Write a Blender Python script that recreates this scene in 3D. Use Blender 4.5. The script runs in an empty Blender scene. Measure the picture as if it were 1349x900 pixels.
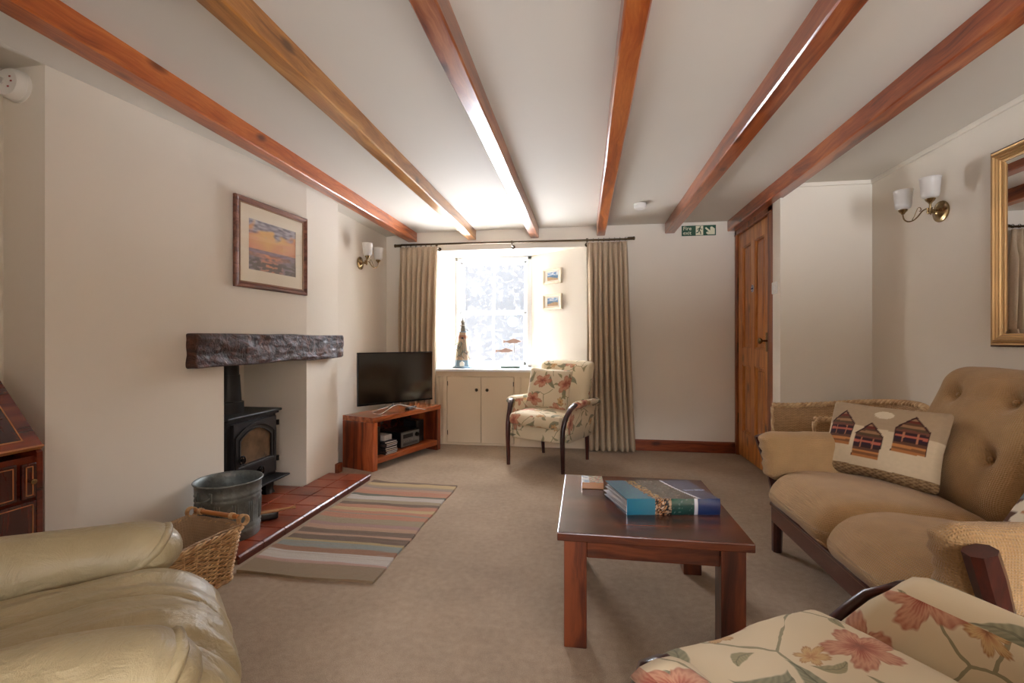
import bpy, bmesh, math, random
from mathutils import Vector, Matrix, Euler, noise
random.seed(7)
C = bpy.context.scene.collection
PI = math.pi
R = math.radians

# ------------------------------------------------------------------ colour / node helpers
def L(c):
    c /= 255.0
    return c/12.92 if c <= .04045 else ((c+.055)/1.055)**2.4
def S(r, g, b): return (L(r), L(g), L(b), 1.0)

class NT:
    def __init__(self, name):
        self.m = bpy.data.materials.new(name); self.m.use_nodes = True
        self.t = self.m.node_tree; self.t.nodes.clear()
        self.out = self.n('ShaderNodeOutputMaterial')
    def n(self, typ, ins=None, **kw):
        nd = self.t.nodes.new(typ)
        for k, v in kw.items(): setattr(nd, k, v)
        if ins:
            for k, v in ins.items():
                s = nd.inputs[k]
                if isinstance(v, bpy.types.NodeSocket): self.t.links.new(v, s)
                else: s.default_value = v
        return nd
    def math(self, op, a, b=None, c=None, clamp=False):
        ins = {0: a}
        if b is not None: ins[1] = b
        if c is not None: ins[2] = c
        return self.n('ShaderNodeMath', ins, operation=op, use_clamp=clamp).outputs[0]
    def vmath(self, op, a, b=None, scale=None):
        ins = {0: a}
        if b is not None: ins[1] = b
        if scale is not None: ins['Scale'] = scale
        nd = self.n('ShaderNodeVectorMath', ins, operation=op)
        return nd.outputs['Value'] if op in ('LENGTH', 'DISTANCE', 'DOT_PRODUCT') else nd.outputs[0]
    def mix(self, f, a, b, mode='MIX'):
        nd = self.t.nodes.new('ShaderNodeMix'); nd.data_type = 'RGBA'; nd.blend_type = mode
        for i, v in ((0, f), (6, a), (7, b)):
            if isinstance(v, bpy.types.NodeSocket): self.t.links.new(v, nd.inputs[i])
            else: nd.inputs[i].default_value = v
        return nd.outputs[2]
    def ramp(self, f, stops, interp='LINEAR'):
        nd = self.n('ShaderNodeValToRGB', {0: f}); cr = nd.color_ramp; cr.interpolation = interp
        while len(cr.elements) < len(stops): cr.elements.new(.5)
        for e, (p, c) in zip(cr.elements, stops): e.position = p
        for e, (p, c) in zip(cr.elements, stops): e.color = c
        return nd.outputs[0]
    def coord(self, kind='Object', scale=(1, 1, 1), rot=(0, 0, 0), loc=(0, 0, 0)):
        tc = self.n('ShaderNodeTexCoord')
        return self.n('ShaderNodeMapping', {0: tc.outputs[kind], 'Scale': scale, 'Rotation': rot, 'Location': loc}).outputs[0]
    def noise(self, v, scale=5, detail=3, rough=.5, dist=0):
        return self.n('ShaderNodeTexNoise', {'Vector': v, 'Scale': scale, 'Detail': detail, 'Roughness': rough, 'Distortion': dist}).outputs[0]
    def bump(self, h, strength=.3, dist=.01, normal=None):
        ins = {'Height': h, 'Strength': strength, 'Distance': dist}
        if normal is not None: ins['Normal'] = normal
        return self.n('ShaderNodeBump', ins).outputs[0]
    def bsdf(self, col, rough=.6, normal=None, metal=0, spec=.5, coat=0, sheen=0, trans=0, coat_rough=.1, ior=None):
        ins = {'Base Color': col, 'Roughness': rough, 'Metallic': metal, 'Specular IOR Level': spec,
               'Coat Weight': coat, 'Coat Roughness': coat_rough, 'Sheen Weight': sheen, 'Transmission Weight': trans}
        if normal is not None: ins['Normal'] = normal
        b = self.n('ShaderNodeBsdfPrincipled', ins)
        self.t.links.new(b.outputs[0], self.out.inputs[0]); return b

def plain(name, col, rough=.5, metal=0, coat=0, bumpy=0, bscale=200, spec=.5, var=0):
    t = NT(name); v = t.coord()
    c = col
    if var:
        f = t.noise(v, 6, 4)
        d = tuple(x*(1-var) for x in col[:3])+(1,); l = tuple(min(1, x*(1+var)) for x in col[:3])+(1,)
        c = t.ramp(f, [(.3, d), (.7, l)])
    nm = t.bump(t.noise(v, bscale, 3), bumpy, .002) if bumpy else None
    t.bsdf(c, rough, nm, metal, spec, coat); return t.m

def paint(name, col, bs=.12):
    t = NT(name); v = t.coord()
    f = t.noise(v, 1.3, 3)
    c = t.ramp(f, [(.3, tuple(x*.97 for x in col[:3])+(1,)), (.7, col)])
    h = t.math('ADD', t.noise(v, 3.5, 5, .6), t.math('MULTIPLY', t.noise(v, 90, 3), .12))
    t.bsdf(c, .75, t.bump(h, bs, .02), spec=.25); return t.m

def wood(name, dark, mid, light, axis='y', s=22, rough=.35, coat=.25, knots=True, seed=0, coatr=.15, k=.165):
    t = NT(name)
    sc = {'x': (.06, 1, 1), 'y': (1, .06, 1), 'z': (1, 1, .06)}[axis]
    tc = t.n('ShaderNodeTexCoord').outputs['Object']
    tc = t.vmath('ADD', tc, (seed*3.1, seed*1.7, seed*2.3))
    warp = t.n('ShaderNodeTexNoise', {'Vector': tc, 'Scale': 2.2, 'Detail': 2.0}).outputs[1]
    w2 = t.vmath('ADD', tc, t.vmath('SCALE', t.vmath('SUBTRACT', warp, (.5, .5, .5)), scale=.10))
    v = t.n('ShaderNodeMapping', {0: w2, 'Scale': sc}).outputs[0]
    a = t.noise(v, s, 5, .55, .8)
    fine = t.noise(v, s*9, 4, .6)
    f = t.math('ADD', t.math('MULTIPLY', a, .8), t.math('MULTIPLY', fine, .2))
    col = t.ramp(f, [(.5-k, dark), (.5, mid), (.5+k, light)])
    if knots:
        sk = {'x': (.5, 1, 1), 'y': (1, .5, 1), 'z': (1, 1, .5)}[axis]
        vk = t.n('ShaderNodeMapping', {0: w2, 'Scale': sk}).outputs[0]
        vo = t.n('ShaderNodeTexVoronoi', {'Vector': vk, 'Scale': 5.5, 'Randomness': 1.0})
        km = t.ramp(vo.outputs['Distance'], [(.06, (1, 1, 1, 1)), (.16, (0, 0, 0, 1))])
        col = t.mix(t.math('MULTIPLY', km, .8), col, tuple(x*.35 for x in dark[:3])+(1,))
    t.bsdf(col, rough, t.bump(f, .12, .002), spec=.5, coat=coat, coat_rough=coatr); return t.m

def fabric(name, col, thread=900, strength=.35, var=.08, rough=.9, sheen=.2):
    t = NT(name); v = t.coord('UV')
    w1 = t.n('ShaderNodeTexWave', {'Vector': v, 'Scale': thread/6.28/3, 'Distortion': 1.5, 'Detail': 1.0}, bands_direction='X').outputs[1]
    w2 = t.n('ShaderNodeTexWave', {'Vector': v, 'Scale': thread/6.28/3, 'Distortion': 1.5, 'Detail': 1.0}, bands_direction='Y').outputs[1]
    h = t.math('MULTIPLY', w1, w2)
    f = t.noise(v, 14, 4)
    c = t.ramp(f, [(.3, tuple(x*(1-var) for x in col[:3])+(1,)), (.7, tuple(min(1, x*(1+var)) for x in col[:3])+(1,))])
    c = t.mix(t.math('MULTIPLY', h, .22), c, tuple(x*.6 for x in col[:3])+(1,))
    t.bsdf(c, rough, t.bump(h, strength, .003), spec=.2, sheen=sheen); return t.m

def attr_mat(name, rough=.5, coat=0, bumpy=0):
    t = NT(name)
    a = t.n('ShaderNodeVertexColor', layer_name='paint').outputs[0]
    nm = t.bump(t.noise(t.coord('UV'), 350, 2), bumpy, .002) if bumpy else None
    t.bsdf(a, rough, nm, coat=coat); return t.m

def floral(name, base, sc=4.6, seed=0.0):
    t = NT(name)
    uv0 = t.vmath('ADD', t.coord('UV'), (seed, seed*.7, 0))
    wn = t.n('ShaderNodeTexNoise', {'Vector': uv0, 'Scale': 7.0, 'Detail': 4.0}).outputs[1]
    uv = t.vmath('ADD', uv0, t.vmath('SCALE', t.vmath('SUBTRACT', wn, (.5, .5, .5)), scale=.055))
    hf = t.noise(uv, 120, 3, .6)
    col = t.mix(t.math('MULTIPLY', t.noise(uv, 5, 3), .5), base, tuple(x*.82 for x in base[:3])+(1,))
    # stems
    vs = t.n('ShaderNodeTexVoronoi', {'Vector': uv, 'Scale': sc*.9, 'Randomness': 1.0}, voronoi_dimensions='2D', feature='DISTANCE_TO_EDGE').outputs['Distance']
    sm = t.math('LESS_THAN', vs, .011)
    sm = t.math('MULTIPLY', sm, t.math('GREATER_THAN', t.noise(uv, 3.3, 1), .47))
    col = t.mix(t.math('MULTIPLY', sm, .75), col, S(120, 116, 84))
    # leaves
    def leaves(col, scale, a, b, off, thr, c1, c2):
        u = t.vmath('ADD', uv, (off, off*.37, 0))
        vo = t.n('ShaderNodeTexVoronoi', {'Vector': u, 'Scale': scale, 'Randomness': .8}, voronoi_dimensions='2D')
        d = t.vmath('SCALE', t.vmath('SUBTRACT', u, vo.outputs['Position']), scale=scale)
        sp = t.n('ShaderNodeSeparateColor', {0: vo.outputs['Color']})
        d = t.n('ShaderNodeVectorRotate', {'Vector': d, 'Angle': t.math('MULTIPLY', sp.outputs[0], 6.28)}, rotation_type='Z_AXIS').outputs[0]
        x = t.n('ShaderNodeSeparateXYZ', {0: d})
        bend = t.math('ADD', x.outputs[1], t.math('MULTIPLY', t.math('MULTIPLY', x.outputs[0], x.outputs[0]), 1.1))
        ax = t.math('ABSOLUTE', t.math('DIVIDE', x.outputs[0], a))
        lim = t.math('MULTIPLY', t.math('SUBTRACT', 1.0, t.math('POWER', ax, 1.7)), b)
        inside = t.math('SUBTRACT', lim, t.math('ABSOLUTE', bend))
        m = t.math('MULTIPLY', inside, 40.0, clamp=True)
        m = t.math('MULTIPLY', m, t.math('GREATER_THAN', sp.outputs[1], thr))
        vein = t.math('LESS_THAN', t.math('ABSOLUTE', bend), .012)
        rib = t.math('SINE', t.math('MULTIPLY', t.math('ADD', x.outputs[0], t.math('ABSOLUTE', bend)), 70.0))
        lc = t.mix(t.math('MULTIPLY_ADD', rib, .2, .35), c1, c2)
        lc = t.mix(t.math('MULTIPLY', vein, .6), lc, tuple(v*.5 for v in c1[:3])+(1,))
        return t.mix(t.math('MULTIPLY', m, .9), col, lc)
    col = leaves(col, sc*1.55, .46, .15, 1.3, .40, S(112, 112, 88), S(156, 152, 122))
    col = leaves(col, sc*2.6, .40, .14, 4.9, .55, S(134, 128, 96), S(170, 160, 120))
    def flowers(col, scale, rad, off, thr, cs, npet):
        u = t.vmath('ADD', uv, (off, off*.61, 0))
        vo = t.n('ShaderNodeTexVoronoi', {'Vector': u, 'Scale': scale, 'Randomness': .75}, voronoi_dimensions='2D')
        d = t.vmath('SCALE', t.vmath('SUBTRACT', u, vo.outputs['Position']), scale=scale)
        sp = t.n('ShaderNodeSeparateColor', {0: vo.outputs['Color']})
        d = t.n('ShaderNodeVectorRotate', {'Vector': d, 'Angle': t.math('MULTIPLY', sp.outputs[0], 6.28)}, rotation_type='Z_AXIS').outputs[0]
        d = t.vmath('MULTIPLY', d, (1.0, 1.5, 1.0))
        x = t.n('ShaderNodeSeparateXYZ', {0: d})
        r = t.vmath('LENGTH', d)
        th = t.math('ARCTAN2', x.outputs[1], x.outputs[0])
        pet = t.math('ABSOLUTE', t.math('COSINE', t.math('MULTIPLY', th, npet/2.0)))
        fr = t.math('MULTIPLY', t.math('SINE', t.math('MULTIPLY', th, npet*5.0)), .035)
        edge = t.math('MULTIPLY', t.math('ADD', t.math('MULTIPLY_ADD', pet, .45, .55), fr), rad)
        m = t.math('MULTIPLY', t.math('SUBTRACT', edge, r), 30.0, clamp=True)
        m = t.math('MULTIPLY', m, t.math('GREATER_THAN', sp.outputs[1], thr))
        q = t.math('ADD', t.math('DIVIDE', r, edge), t.math('MULTIPLY_ADD', t.math('SINE', t.math('MULTIPLY', th, npet*7.0)), .09, t.math('MULTIPLY_ADD', hf, .25, -.12)))
        fc = t.ramp(q, [(.05, cs[0]), (.3, cs[1]), (.65, cs[2]), (1.0, cs[3])])
        return t.mix(t.math('MULTIPLY', m, .92), col, fc)
    col = flowers(col, sc, .40, 0.0, .35, [S(128, 60, 44), S(172, 92, 72), S(204, 150, 120), S(168, 100, 78)], 5)
    col = flowers(col, sc*1.5, .26, 2.7, .62, [S(120, 66, 40), S(190, 140, 92), S(206, 172, 120), S(160, 104, 62)], 6)
    h = t.n('ShaderNodeTexWave', {'Vector': uv0, 'Scale': 220.0, 'Distortion': 2.0}, bands_direction='DIAGONAL').outputs[1]
    t.bsdf(col, .85, t.bump(h, .12, .001), spec=.25, sheen=.1); return t.m

def glass_mat(name, tint=(1, 1, 1, 1), refl=1.0):
    t = NT(name)
    fr = t.n('ShaderNodeFresnel', {'IOR': 1.5}).outputs[0]
    bf = t.n('ShaderNodeNewGeometry').outputs['Backfacing']
    fr = t.math('MULTIPLY', fr, t.math('SUBTRACT', 1.0, bf))
    tr = t.n('ShaderNodeBsdfTransparent', {0: tint}).outputs[0]
    gl = t.n('ShaderNodeBsdfGlossy', {0: (1, 1, 1, 1), 'Roughness': .01}).outputs[0]
    mx = t.n('ShaderNodeMixShader', {0: t.math('MULTIPLY', fr, refl), 1: tr, 2: gl}).outputs[0]
    t.t.links.new(mx, t.out.inputs[0]); return t.m

# ------------------------------------------------------------------ mesh helpers
def bx(bm, x0, x1, y0, y1, z0, z1, bev=0, M=None, seg=2):
    vs = [bm.verts.new((x, y, z)) for x in (x0, x1) for y in (y0, y1) for z in (z0, z1)]
    idx = [(0, 1, 3, 2), (4, 6, 7, 5), (0, 4, 5, 1), (2, 3, 7, 6), (0, 2, 6, 4), (1, 5, 7, 3)]
    fs = [bm.faces.new([vs[i] for i in f]) for f in idx]
    if bev:
        es = list({e for f in fs for e in f.edges})
        r = bmesh.ops.bevel(bm, geom=es, offset=bev, segments=seg, affect='EDGES', profile=.5)
        vs = list({v for v in vs if v.is_valid} | set(r['verts']))
    if M is not None:
        for v in vs: v.co = M @ v.co
    return vs

def prism(bm, poly, z0, z1, M=None, bev=0):
    a = [bm.verts.new((x, y, z0)) for x, y in poly]; b = [bm.verts.new((x, y, z1)) for x, y in poly]
    n = len(poly)
    fs = [bm.faces.new(a[::-1]), bm.faces.new(b)]
    for i in range(n): fs.append(bm.faces.new((a[i], a[(i+1) % n], b[(i+1) % n], b[i])))
    vs = a+b
    if bev:
        es = list({e for f in fs for e in f.edges})
        r = bmesh.ops.bevel(bm, geom=es, offset=bev, segments=2, affect='EDGES', profile=.5)
        vs = list({v for v in vs if v.is_valid} | set(r['verts']))
    if M is not None:
        for v in vs: v.co = M @ v.co
    return vs

def frames(pts):
    pts = [Vector(p) for p in pts]; T = []
    for i in range(len(pts)):
        a = pts[max(0, i-1)]; b = pts[min(len(pts)-1, i+1)]; T.append((b-a).normalized())
    up = Vector((0, 0, 1)) if abs(T[0].z) < .9 else Vector((1, 0, 0))
    N = [(up - T[0]*up.dot(T[0])).normalized()]
    for i in range(1, len(pts)):
        n = N[-1] - T[i]*N[-1].dot(T[i])
        N.append(n.normalized() if n.length > 1e-6 else N[-1])
    return pts, T, N

def tube(bm, pts, r, seg=10, closed=False, flat=1.0):
    pts, T, N = frames(pts); rings = []
    for i, p in enumerate(pts):
        rr = r[i] if isinstance(r, (list, tuple)) else r
        B = T[i].cross(N[i])
        rings.append([bm.verts.new(p + N[i]*math.cos(2*PI*k/seg)*rr*flat + B*math.sin(2*PI*k/seg)*rr) for k in range(seg)])
    m = len(rings)
    for i in range(m if closed else m-1):
        a = rings[i]; b = rings[(i+1) % m]
        for k in range(seg): bm.faces.new((a[k], a[(k+1) % seg], b[(k+1) % seg], b[k]))
    if not closed:
        bm.faces.new(rings[0][::-1]); bm.faces.new(rings[-1])
    return rings

def strip(bm, pts, side, w, t, rad=.25):
    """rectangular (soft cornered) bar swept along pts; side = fixed width direction"""
    pts = [Vector(p) for p in pts]; side = Vector(side).normalized(); rings = []
    n = len(pts)
    for i, p in enumerate(pts):
        T = (pts[min(n-1, i+1)]-pts[max(0, i-1)]).normalized()
        s = (side - T*side.dot(T)).normalized(); u = T.cross(s)
        W = (w[i] if isinstance(w, (list, tuple)) else w)/2; H = (t[i] if isinstance(t, (list, tuple)) else t)/2
        c = min(W, H)*rad*1.2
        prof = [(W-c, -H), (W, -H+c), (W, H-c), (W-c, H), (-W+c, H), (-W, H-c), (-W, -H+c), (-W+c, -H)]
        rings.append([bm.verts.new(p + s*a + u*b) for a, b in prof])
    for i in range(n-1):
        a = rings[i]; b = rings[i+1]
        for k in range(8): bm.faces.new((a[k], a[(k+1) % 8], b[(k+1) % 8], b[k]))
    bm.faces.new(rings[0][::-1]); bm.faces.new(rings[-1])

def loft(bm, rings, closed_ring=True, caps=True):
    vr = [[bm.verts.new(p) for p in r] for r in rings]
    n = len(vr[0])
    for i in range(len(vr)-1):
        a = vr[i]; b = vr[i+1]
        for k in range(n if closed_ring else n-1):
            bm.faces.new((a[k], a[(k+1) % n], b[(k+1) % n], b[k]))
    if caps and closed_ring:
        bm.faces.new(vr[0][::-1]); bm.faces.new(vr[-1])

def lathe(bm, prof, seg=32, M=None, close=False):
    rings = []
    for r, z in prof:
        if r < 1e-6: rings.append([bm.verts.new((0, 0, z))])
        else: rings.append([bm.verts.new((r*math.cos(2*PI*k/seg), r*math.sin(2*PI*k/seg), z)) for k in range(seg)])
    pairs = list(zip(rings, rings[1:]))
    if close: pairs.append((rings[-1], rings[0]))
    for a, b in pairs:
        for k in range(seg):
            k2 = (k+1) % seg
            if len(a) == 1 and len(b) == 1: continue
            if len(a) == 1: bm.faces.new((a[0], b[k2], b[k]))
            elif len(b) == 1: bm.faces.new((a[k], a[k2], b[0]))
            else: bm.faces.new((a[k], a[k2], b[k2], b[k]))
    vs = [v for r in rings for v in r]
    if M is not None:
        for v in vs: v.co = M @ v.co
    return vs

def soft(bm, c, half, r, n=(16, 16, 8), crown=(0, 0, 0), fn=None, wr=0, wsc=4, seed=0):
    """rounded soft box: centre c, half sizes, corner radii; crown bulges the faces; fn deforms local coords (before centring)"""
    hx, hy, hz = half
    if not isinstance(r, (tuple, list)): r = (r, r, r)
    r = tuple(min(a, b*.999) for a, b in zip(r, half))
    cache = {}
    def sp(i, m):
        u = -1+2*i/m
        return math.sin(u*PI/2)*.55+u*.45
    def vert(i, j, k):
        key = (i, j, k)
        if key in cache: return cache[key]
        q = Vector((sp(i, n[0])*hx, sp(j, n[1])*hy, sp(k, n[2])*hz))
        inn = Vector([max(-(h-a), min(h-a, x)) for x, h, a in zip(q, half, r)])
        v = Vector([(x-y)/a for x, y, a in zip(q, inn, r)])
        if v.length > 1e-9:
            v.normalize(); p = Vector([y+x*a for x, y, a in zip(v, inn, r)])
        else: p = q.copy()
        ax, ay, az = p.x/hx, p.y/hy, p.z/hz
        p.x += crown[0]*ax*(1-ay*ay)*(1-az*az)
        p.y += crown[1]*ay*(1-ax*ax)*(1-az*az)
        p.z += crown[2]*az*(1-ax*ax)*(1-ay*ay)
        if fn: p = Vector(fn(p))
        if wr:
            w = noise.noise(Vector((p.x*wsc+seed, p.y*wsc, p.z*wsc+seed*.3)))*wr + noise.noise(Vector((p.x*wsc*3+seed, p.y*wsc*3, p.z*wsc*3)))*wr*.35
            d = v if v.length > 1e-9 else Vector((0, 0, 1))
            p += d*w
        cache[key] = bm.verts.new(p+Vector(c)); return cache[key]
    X, Y, Z = n
    for i in range(X):
        for j in range(Y):
            bm.faces.new((vert(i, j, 0), vert(i, j+1, 0), vert(i+1, j+1, 0), vert(i+1, j, 0)))
            bm.faces.new((vert(i, j, Z), vert(i+1, j, Z), vert(i+1, j+1, Z), vert(i, j+1, Z)))
    for i in range(X):
        for k in range(Z):
            bm.faces.new((vert(i, 0, k), vert(i+1, 0, k), vert(i+1, 0, k+1), vert(i, 0, k+1)))
            bm.faces.new((vert(i, Y, k), vert(i, Y, k+1), vert(i+1, Y, k+1), vert(i+1, Y, k)))
    for j in range(Y):
        for k in range(Z):
            bm.faces.new((vert(0, j, k), vert(0, j, k+1), vert(0, j+1, k+1), vert(0, j+1, k)))
            bm.faces.new((vert(X, j, k), vert(X, j+1, k), vert(X, j+1, k+1), vert(X, j, k+1)))

def obj(name, bm, mat, parent=None, smooth=False, angle=None, paintfn=None, recalc=True):
    if recalc: bmesh.ops.recalc_face_normals(bm, faces=bm.faces)
    me = bpy.data.meshes.new(name)
    uvl = bm.loops.layers.uv.new('UVMap')
    for f in bm.faces:
        n = f.normal; a = max(range(3), key=lambda i: abs(n[i]))
        f.smooth = bool(smooth)
        for lp in f.loops:
            co = lp.vert.co
            lp[uvl].uv = (co.y, co.z) if a == 0 else (co.x, co.z) if a == 1 else (co.x, co.y)
    if angle is not None:
        for e in bm.edges:
            if len(e.link_faces) == 2 and e.calc_face_angle(0) > R(angle): e.smooth = False
    bm.to_mesh(me); bm.free()
    for m in (mat if isinstance(mat, (list, tuple)) else [mat]): me.materials.append(m)
    if paintfn:
        at = me.color_attributes.new('paint', 'FLOAT_COLOR', 'POINT')
        for i, v in enumerate(me.vertices): at.data[i].color = paintfn(v.co)
    o = bpy.data.objects.new(name, me); C.objects.link(o)
    if parent: o.parent = parent
    return o

def thing(name, label, cat, loc=(0, 0, 0), rotz=0, group=None):
    o = bpy.data.objects.new(name, None); C.objects.link(o)
    o.empty_display_size = .1
    o.location = loc; o.rotation_euler = (0, 0, rotz); o['label'] = label; o['category'] = cat
    if group: o['group'] = group
    return o
def tag(o, label, cat, group=None):
    o['label'] = label; o['category'] = cat
    if group: o['group'] = group
    return o
def struct(o): o['kind'] = 'structure'; return o
def dup(root, loc, rotz, label, group=None):
    r = root.copy(); C.objects.link(r); r.location = loc; r.rotation_euler = (0, 0, rotz); r['label'] = label
    if group: r['group'] = group
    for ch in list(root.children):
        c = ch.copy(); C.objects.link(c); c.parent = r
        for g in list(ch.children):
            d = g.copy(); C.objects.link(d); d.parent = c
    return r
def B(): return bmesh.new()
def textobj(name, s, size, mat, parent, loc, rot, ext=.0008, sx=1):
    cu = bpy.data.curves.new(name, 'FONT'); cu.body = s; cu.size = size; cu.extrude = ext
    tmp = bpy.data.objects.new(name+'_tmp', cu); C.objects.link(tmp)
    dg = bpy.context.evaluated_depsgraph_get(); me = bpy.data.meshes.new_from_object(tmp.evaluated_get(dg))
    bpy.data.objects.remove(tmp)
    me.materials.clear(); me.materials.append(mat)
    me.transform(Matrix.Translation(loc) @ Euler(rot).to_matrix().to_4x4() @ Matrix.Diagonal((sx, 1, 1, 1)))
    o = bpy.data.objects.new(name, me); C.objects.link(o); o.parent = parent; return o

# ------------------------------------------------------------------ materials
M = {}
M['wall'] = paint('wall_paint', S(229, 219, 203))
M['ceil'] = paint('ceiling_paint', S(217, 210, 197), .06)
M['reveal'] = paint('reveal_paint', S(236, 232, 224), .08)
M['white'] = plain('white_gloss', S(238, 238, 236), .35)
M['cream'] = plain('cream_eggshell', S(226, 206, 176), .45, bumpy=.05)
M['plastic'] = plain('white_plastic', S(232, 228, 220), .35)
BEAMC = [(S(112, 42, 12), S(174, 86, 32), S(208, 122, 58)), (S(120, 70, 22), S(176, 116, 56), S(206, 150, 84)),
         (S(86, 38, 18), S(150, 82, 44), S(188, 122, 78)), (S(110, 42, 12), S(172, 84, 30), S(206, 122, 58)),
         (S(88, 34, 14), S(150, 72, 32), S(186, 108, 58)), (S(88, 34, 14), S(152, 72, 32), S(190, 110, 58))]
for i, c in enumerate(BEAMC): M['beam%d' % i] = wood('varnished_pine_%d' % i, *c, axis='y', s=16, rough=.28, coat=.5, seed=i+1, coatr=.12)
M['door'] = wood('door_pine', S(140, 76, 26), S(196, 122, 54), S(218, 152, 80), 'z', 20, .35, .2, seed=9)
M['frame_wood'] = wood('frame_pine', S(92, 42, 16), S(146, 76, 32), S(176, 104, 52), 'z', 20, .35, .2, seed=10)
M['skirt'] = wood('skirting_pine', S(84, 34, 14), S(136, 62, 28), S(160, 82, 42), 'x', 20, .35, .2, seed=11)
M['table'] = wood('table_sheesham', S(30, 12, 6), S(82, 36, 18), S(128, 64, 32), 'x', 8, .24, .3, False, seed=3, coatr=.25, k=.11)
M['table_leg'] = wood('table_leg_sheesham', S(28, 11, 6), S(78, 33, 17), S(120, 58, 29), 'z', 9, .28, .3, True, seed=4, coatr=.25, k=.11)
M['stand'] = wood('stand_acacia', S(104, 40, 16), S(176, 88, 42), S(206, 122, 68), 'y', 15, .3, .3, False, seed=5, coatr=.2)
M['stand_side'] = wood('stand_side_acacia', S(80, 28, 12), S(150, 66, 30), S(190, 100, 52), 'z', 9, .3, .3, False, seed=6, coatr=.2, k=.12)
M['mahog'] = wood('mahogany', S(30, 8, 6), S(58, 18, 12), S(84, 30, 18), 'z', 18, .3, .25, False, seed=7)
M['mahog_rail'] = wood('mahogany_rail', S(44, 12, 8), S(76, 26, 16), S(104, 42, 26), 'y', 18, .22, .5, False, seed=8)
M['bureau'] = wood('bureau_mahogany', S(50, 14, 6), S(100, 34, 14), S(134, 56, 24), 'y', 9, .2, .6, False, seed=12)
M['bureau_dark'] = wood('bureau_flame_veneer', S(24, 7, 4), S(58, 18, 10), S(96, 32, 16), 'z', 8, .2, .6, False, seed=13)
M['inlay'] = plain('inlay_satinwood', S(176, 112, 62), .3)
M['brass'] = plain('antique_brass', S(150, 128, 92), .25, metal=1)
M['darkbrass'] = plain('dark_bronze', S(84, 70, 52), .35, metal=1)
M['chrome'] = plain('chrome', S(200, 200, 200), .15, metal=1)
M['steel'] = plain('brushed_steel', S(150, 146, 140), .3, metal=1)
M['black'] = plain('black_plastic', S(16, 15, 15), .3)
M['blackmetal'] = plain('black_metal', S(22, 20, 20), .25, metal=.6)
M['iron'] = plain('cast_iron', S(26, 23, 22), .5, metal=.2, bumpy=.25, bscale=260)
M['iron_hi'] = plain('cast_iron_door', S(42, 38, 37), .42, metal=.4, bumpy=.2, bscale=260)
M['sofa'] = fabric('beige_waffle_weave', S(178, 142, 98), 900, .8)
M['curtain'] = None
M['glass'] = glass_mat('window_glass')
def mk_carpet():
    t = NT('carpet'); v = t.coord()
    a = t.noise(v, 380, 3, .7); b = t.noise(v, 34, 4, .6); c = t.noise(v, 2.2, 3)
    f = t.math('ADD', t.math('MULTIPLY', a, .62), t.math('ADD', t.math('MULTIPLY', b, .18), t.math('MULTIPLY', c, .2)))
    col = t.ramp(f, [(.36, S(126, 104, 84)), (.5, S(168, 144, 118)), (.64, S(194, 171, 144))])
    t.bsdf(col, .95, t.bump(t.math('ADD', a, b), .7, .008), spec=.1, sheen=.15); return t.m
M['carpet'] = mk_carpet()
def mk_tile():
    t = NT('quarry_tile'); v = t.coord()
    f = t.noise(v, 5, 4, .6); g = t.noise(v, 60, 3)
    col = t.ramp(f, [(.3, S(92, 36, 22)), (.5, S(138, 62, 38)), (.72, S(164, 84, 54))])
    t.bsdf(col, .3, t.bump(g, .08, .002), spec=.5, coat=.2); return t.m
M['tile'] = mk_tile()
M['grout'] = plain('grout', S(120, 92, 76), .9)
def mk_lace():
    t = NT('lace_net'); xx = t.n('ShaderNodeSeparateXYZ', {0: t.coord('Object')}); v = t.n('ShaderNodeCombineXYZ', {0: xx.outputs[0], 1: xx.outputs[2]}).outputs[0]
    n1 = t.noise(v, 14, 3, .6, 1.2)
    vo = t.n('ShaderNodeTexVoronoi', {'Vector': v, 'Scale': 16.0}, voronoi_dimensions='2D', feature='DISTANCE_TO_EDGE').outputs['Distance']
    motif = t.math('MULTIPLY', t.math('GREATER_THAN', n1, .54), .16)
    edge = t.math('MULTIPLY', t.math('LESS_THAN', vo, .07), .10)
    dens = t.math('ADD', .03, t.math('ADD', motif, edge), clamp=True)
    tr = t.n('ShaderNodeBsdfTransparent').outputs[0]
    df = t.n('ShaderNodeBsdfDiffuse', {0: S(244, 244, 242)}).outputs[0]
    tl = t.n('ShaderNodeBsdfTranslucent', {0: S(244, 244, 242)}).outputs[0]
    cl = t.n('ShaderNodeMixShader', {0: .06, 1: df, 2: tl}).outputs[0]
    mx = t.n('ShaderNodeMixShader', {0: dens, 1: tr, 2: cl}).outputs[0]
    t.t.links.new(mx, t.out.inputs[0]); return t.m
M['lace'] = mk_lace()
def mk_curtain():
    t = NT('linen_curtain'); v = t.coord('Object')
    w = t.noise(t.coord('Object', (60, 60, 900)), 1, 3); w2 = t.noise(t.coord('Object', (700, 700, 6)), 1, 3)
    f = t.math('MULTIPLY_ADD', w, .75, t.math('MULTIPLY', w2, .25))
    col = t.ramp(f, [(.35, S(190, 168, 140)), (.65, S(216, 196, 168))])
    p = t.n('ShaderNodeBsdfPrincipled', {'Base Color': col, 'Roughness': .9, 'Specular IOR Level': .15, 'Normal': t.bump(f, .2, .002)}).outputs[0]
    tl = t.n('ShaderNodeBsdfTranslucent', {0: S(190, 150, 100)}).outputs[0]
    mx = t.n('ShaderNodeMixShader', {0: .14, 1: p, 2: tl}).outputs[0]
    t.t.links.new(mx, t.out.inputs[0]); return t.m
M['curtain'] = mk_curtain()

CE = 2.18
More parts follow.
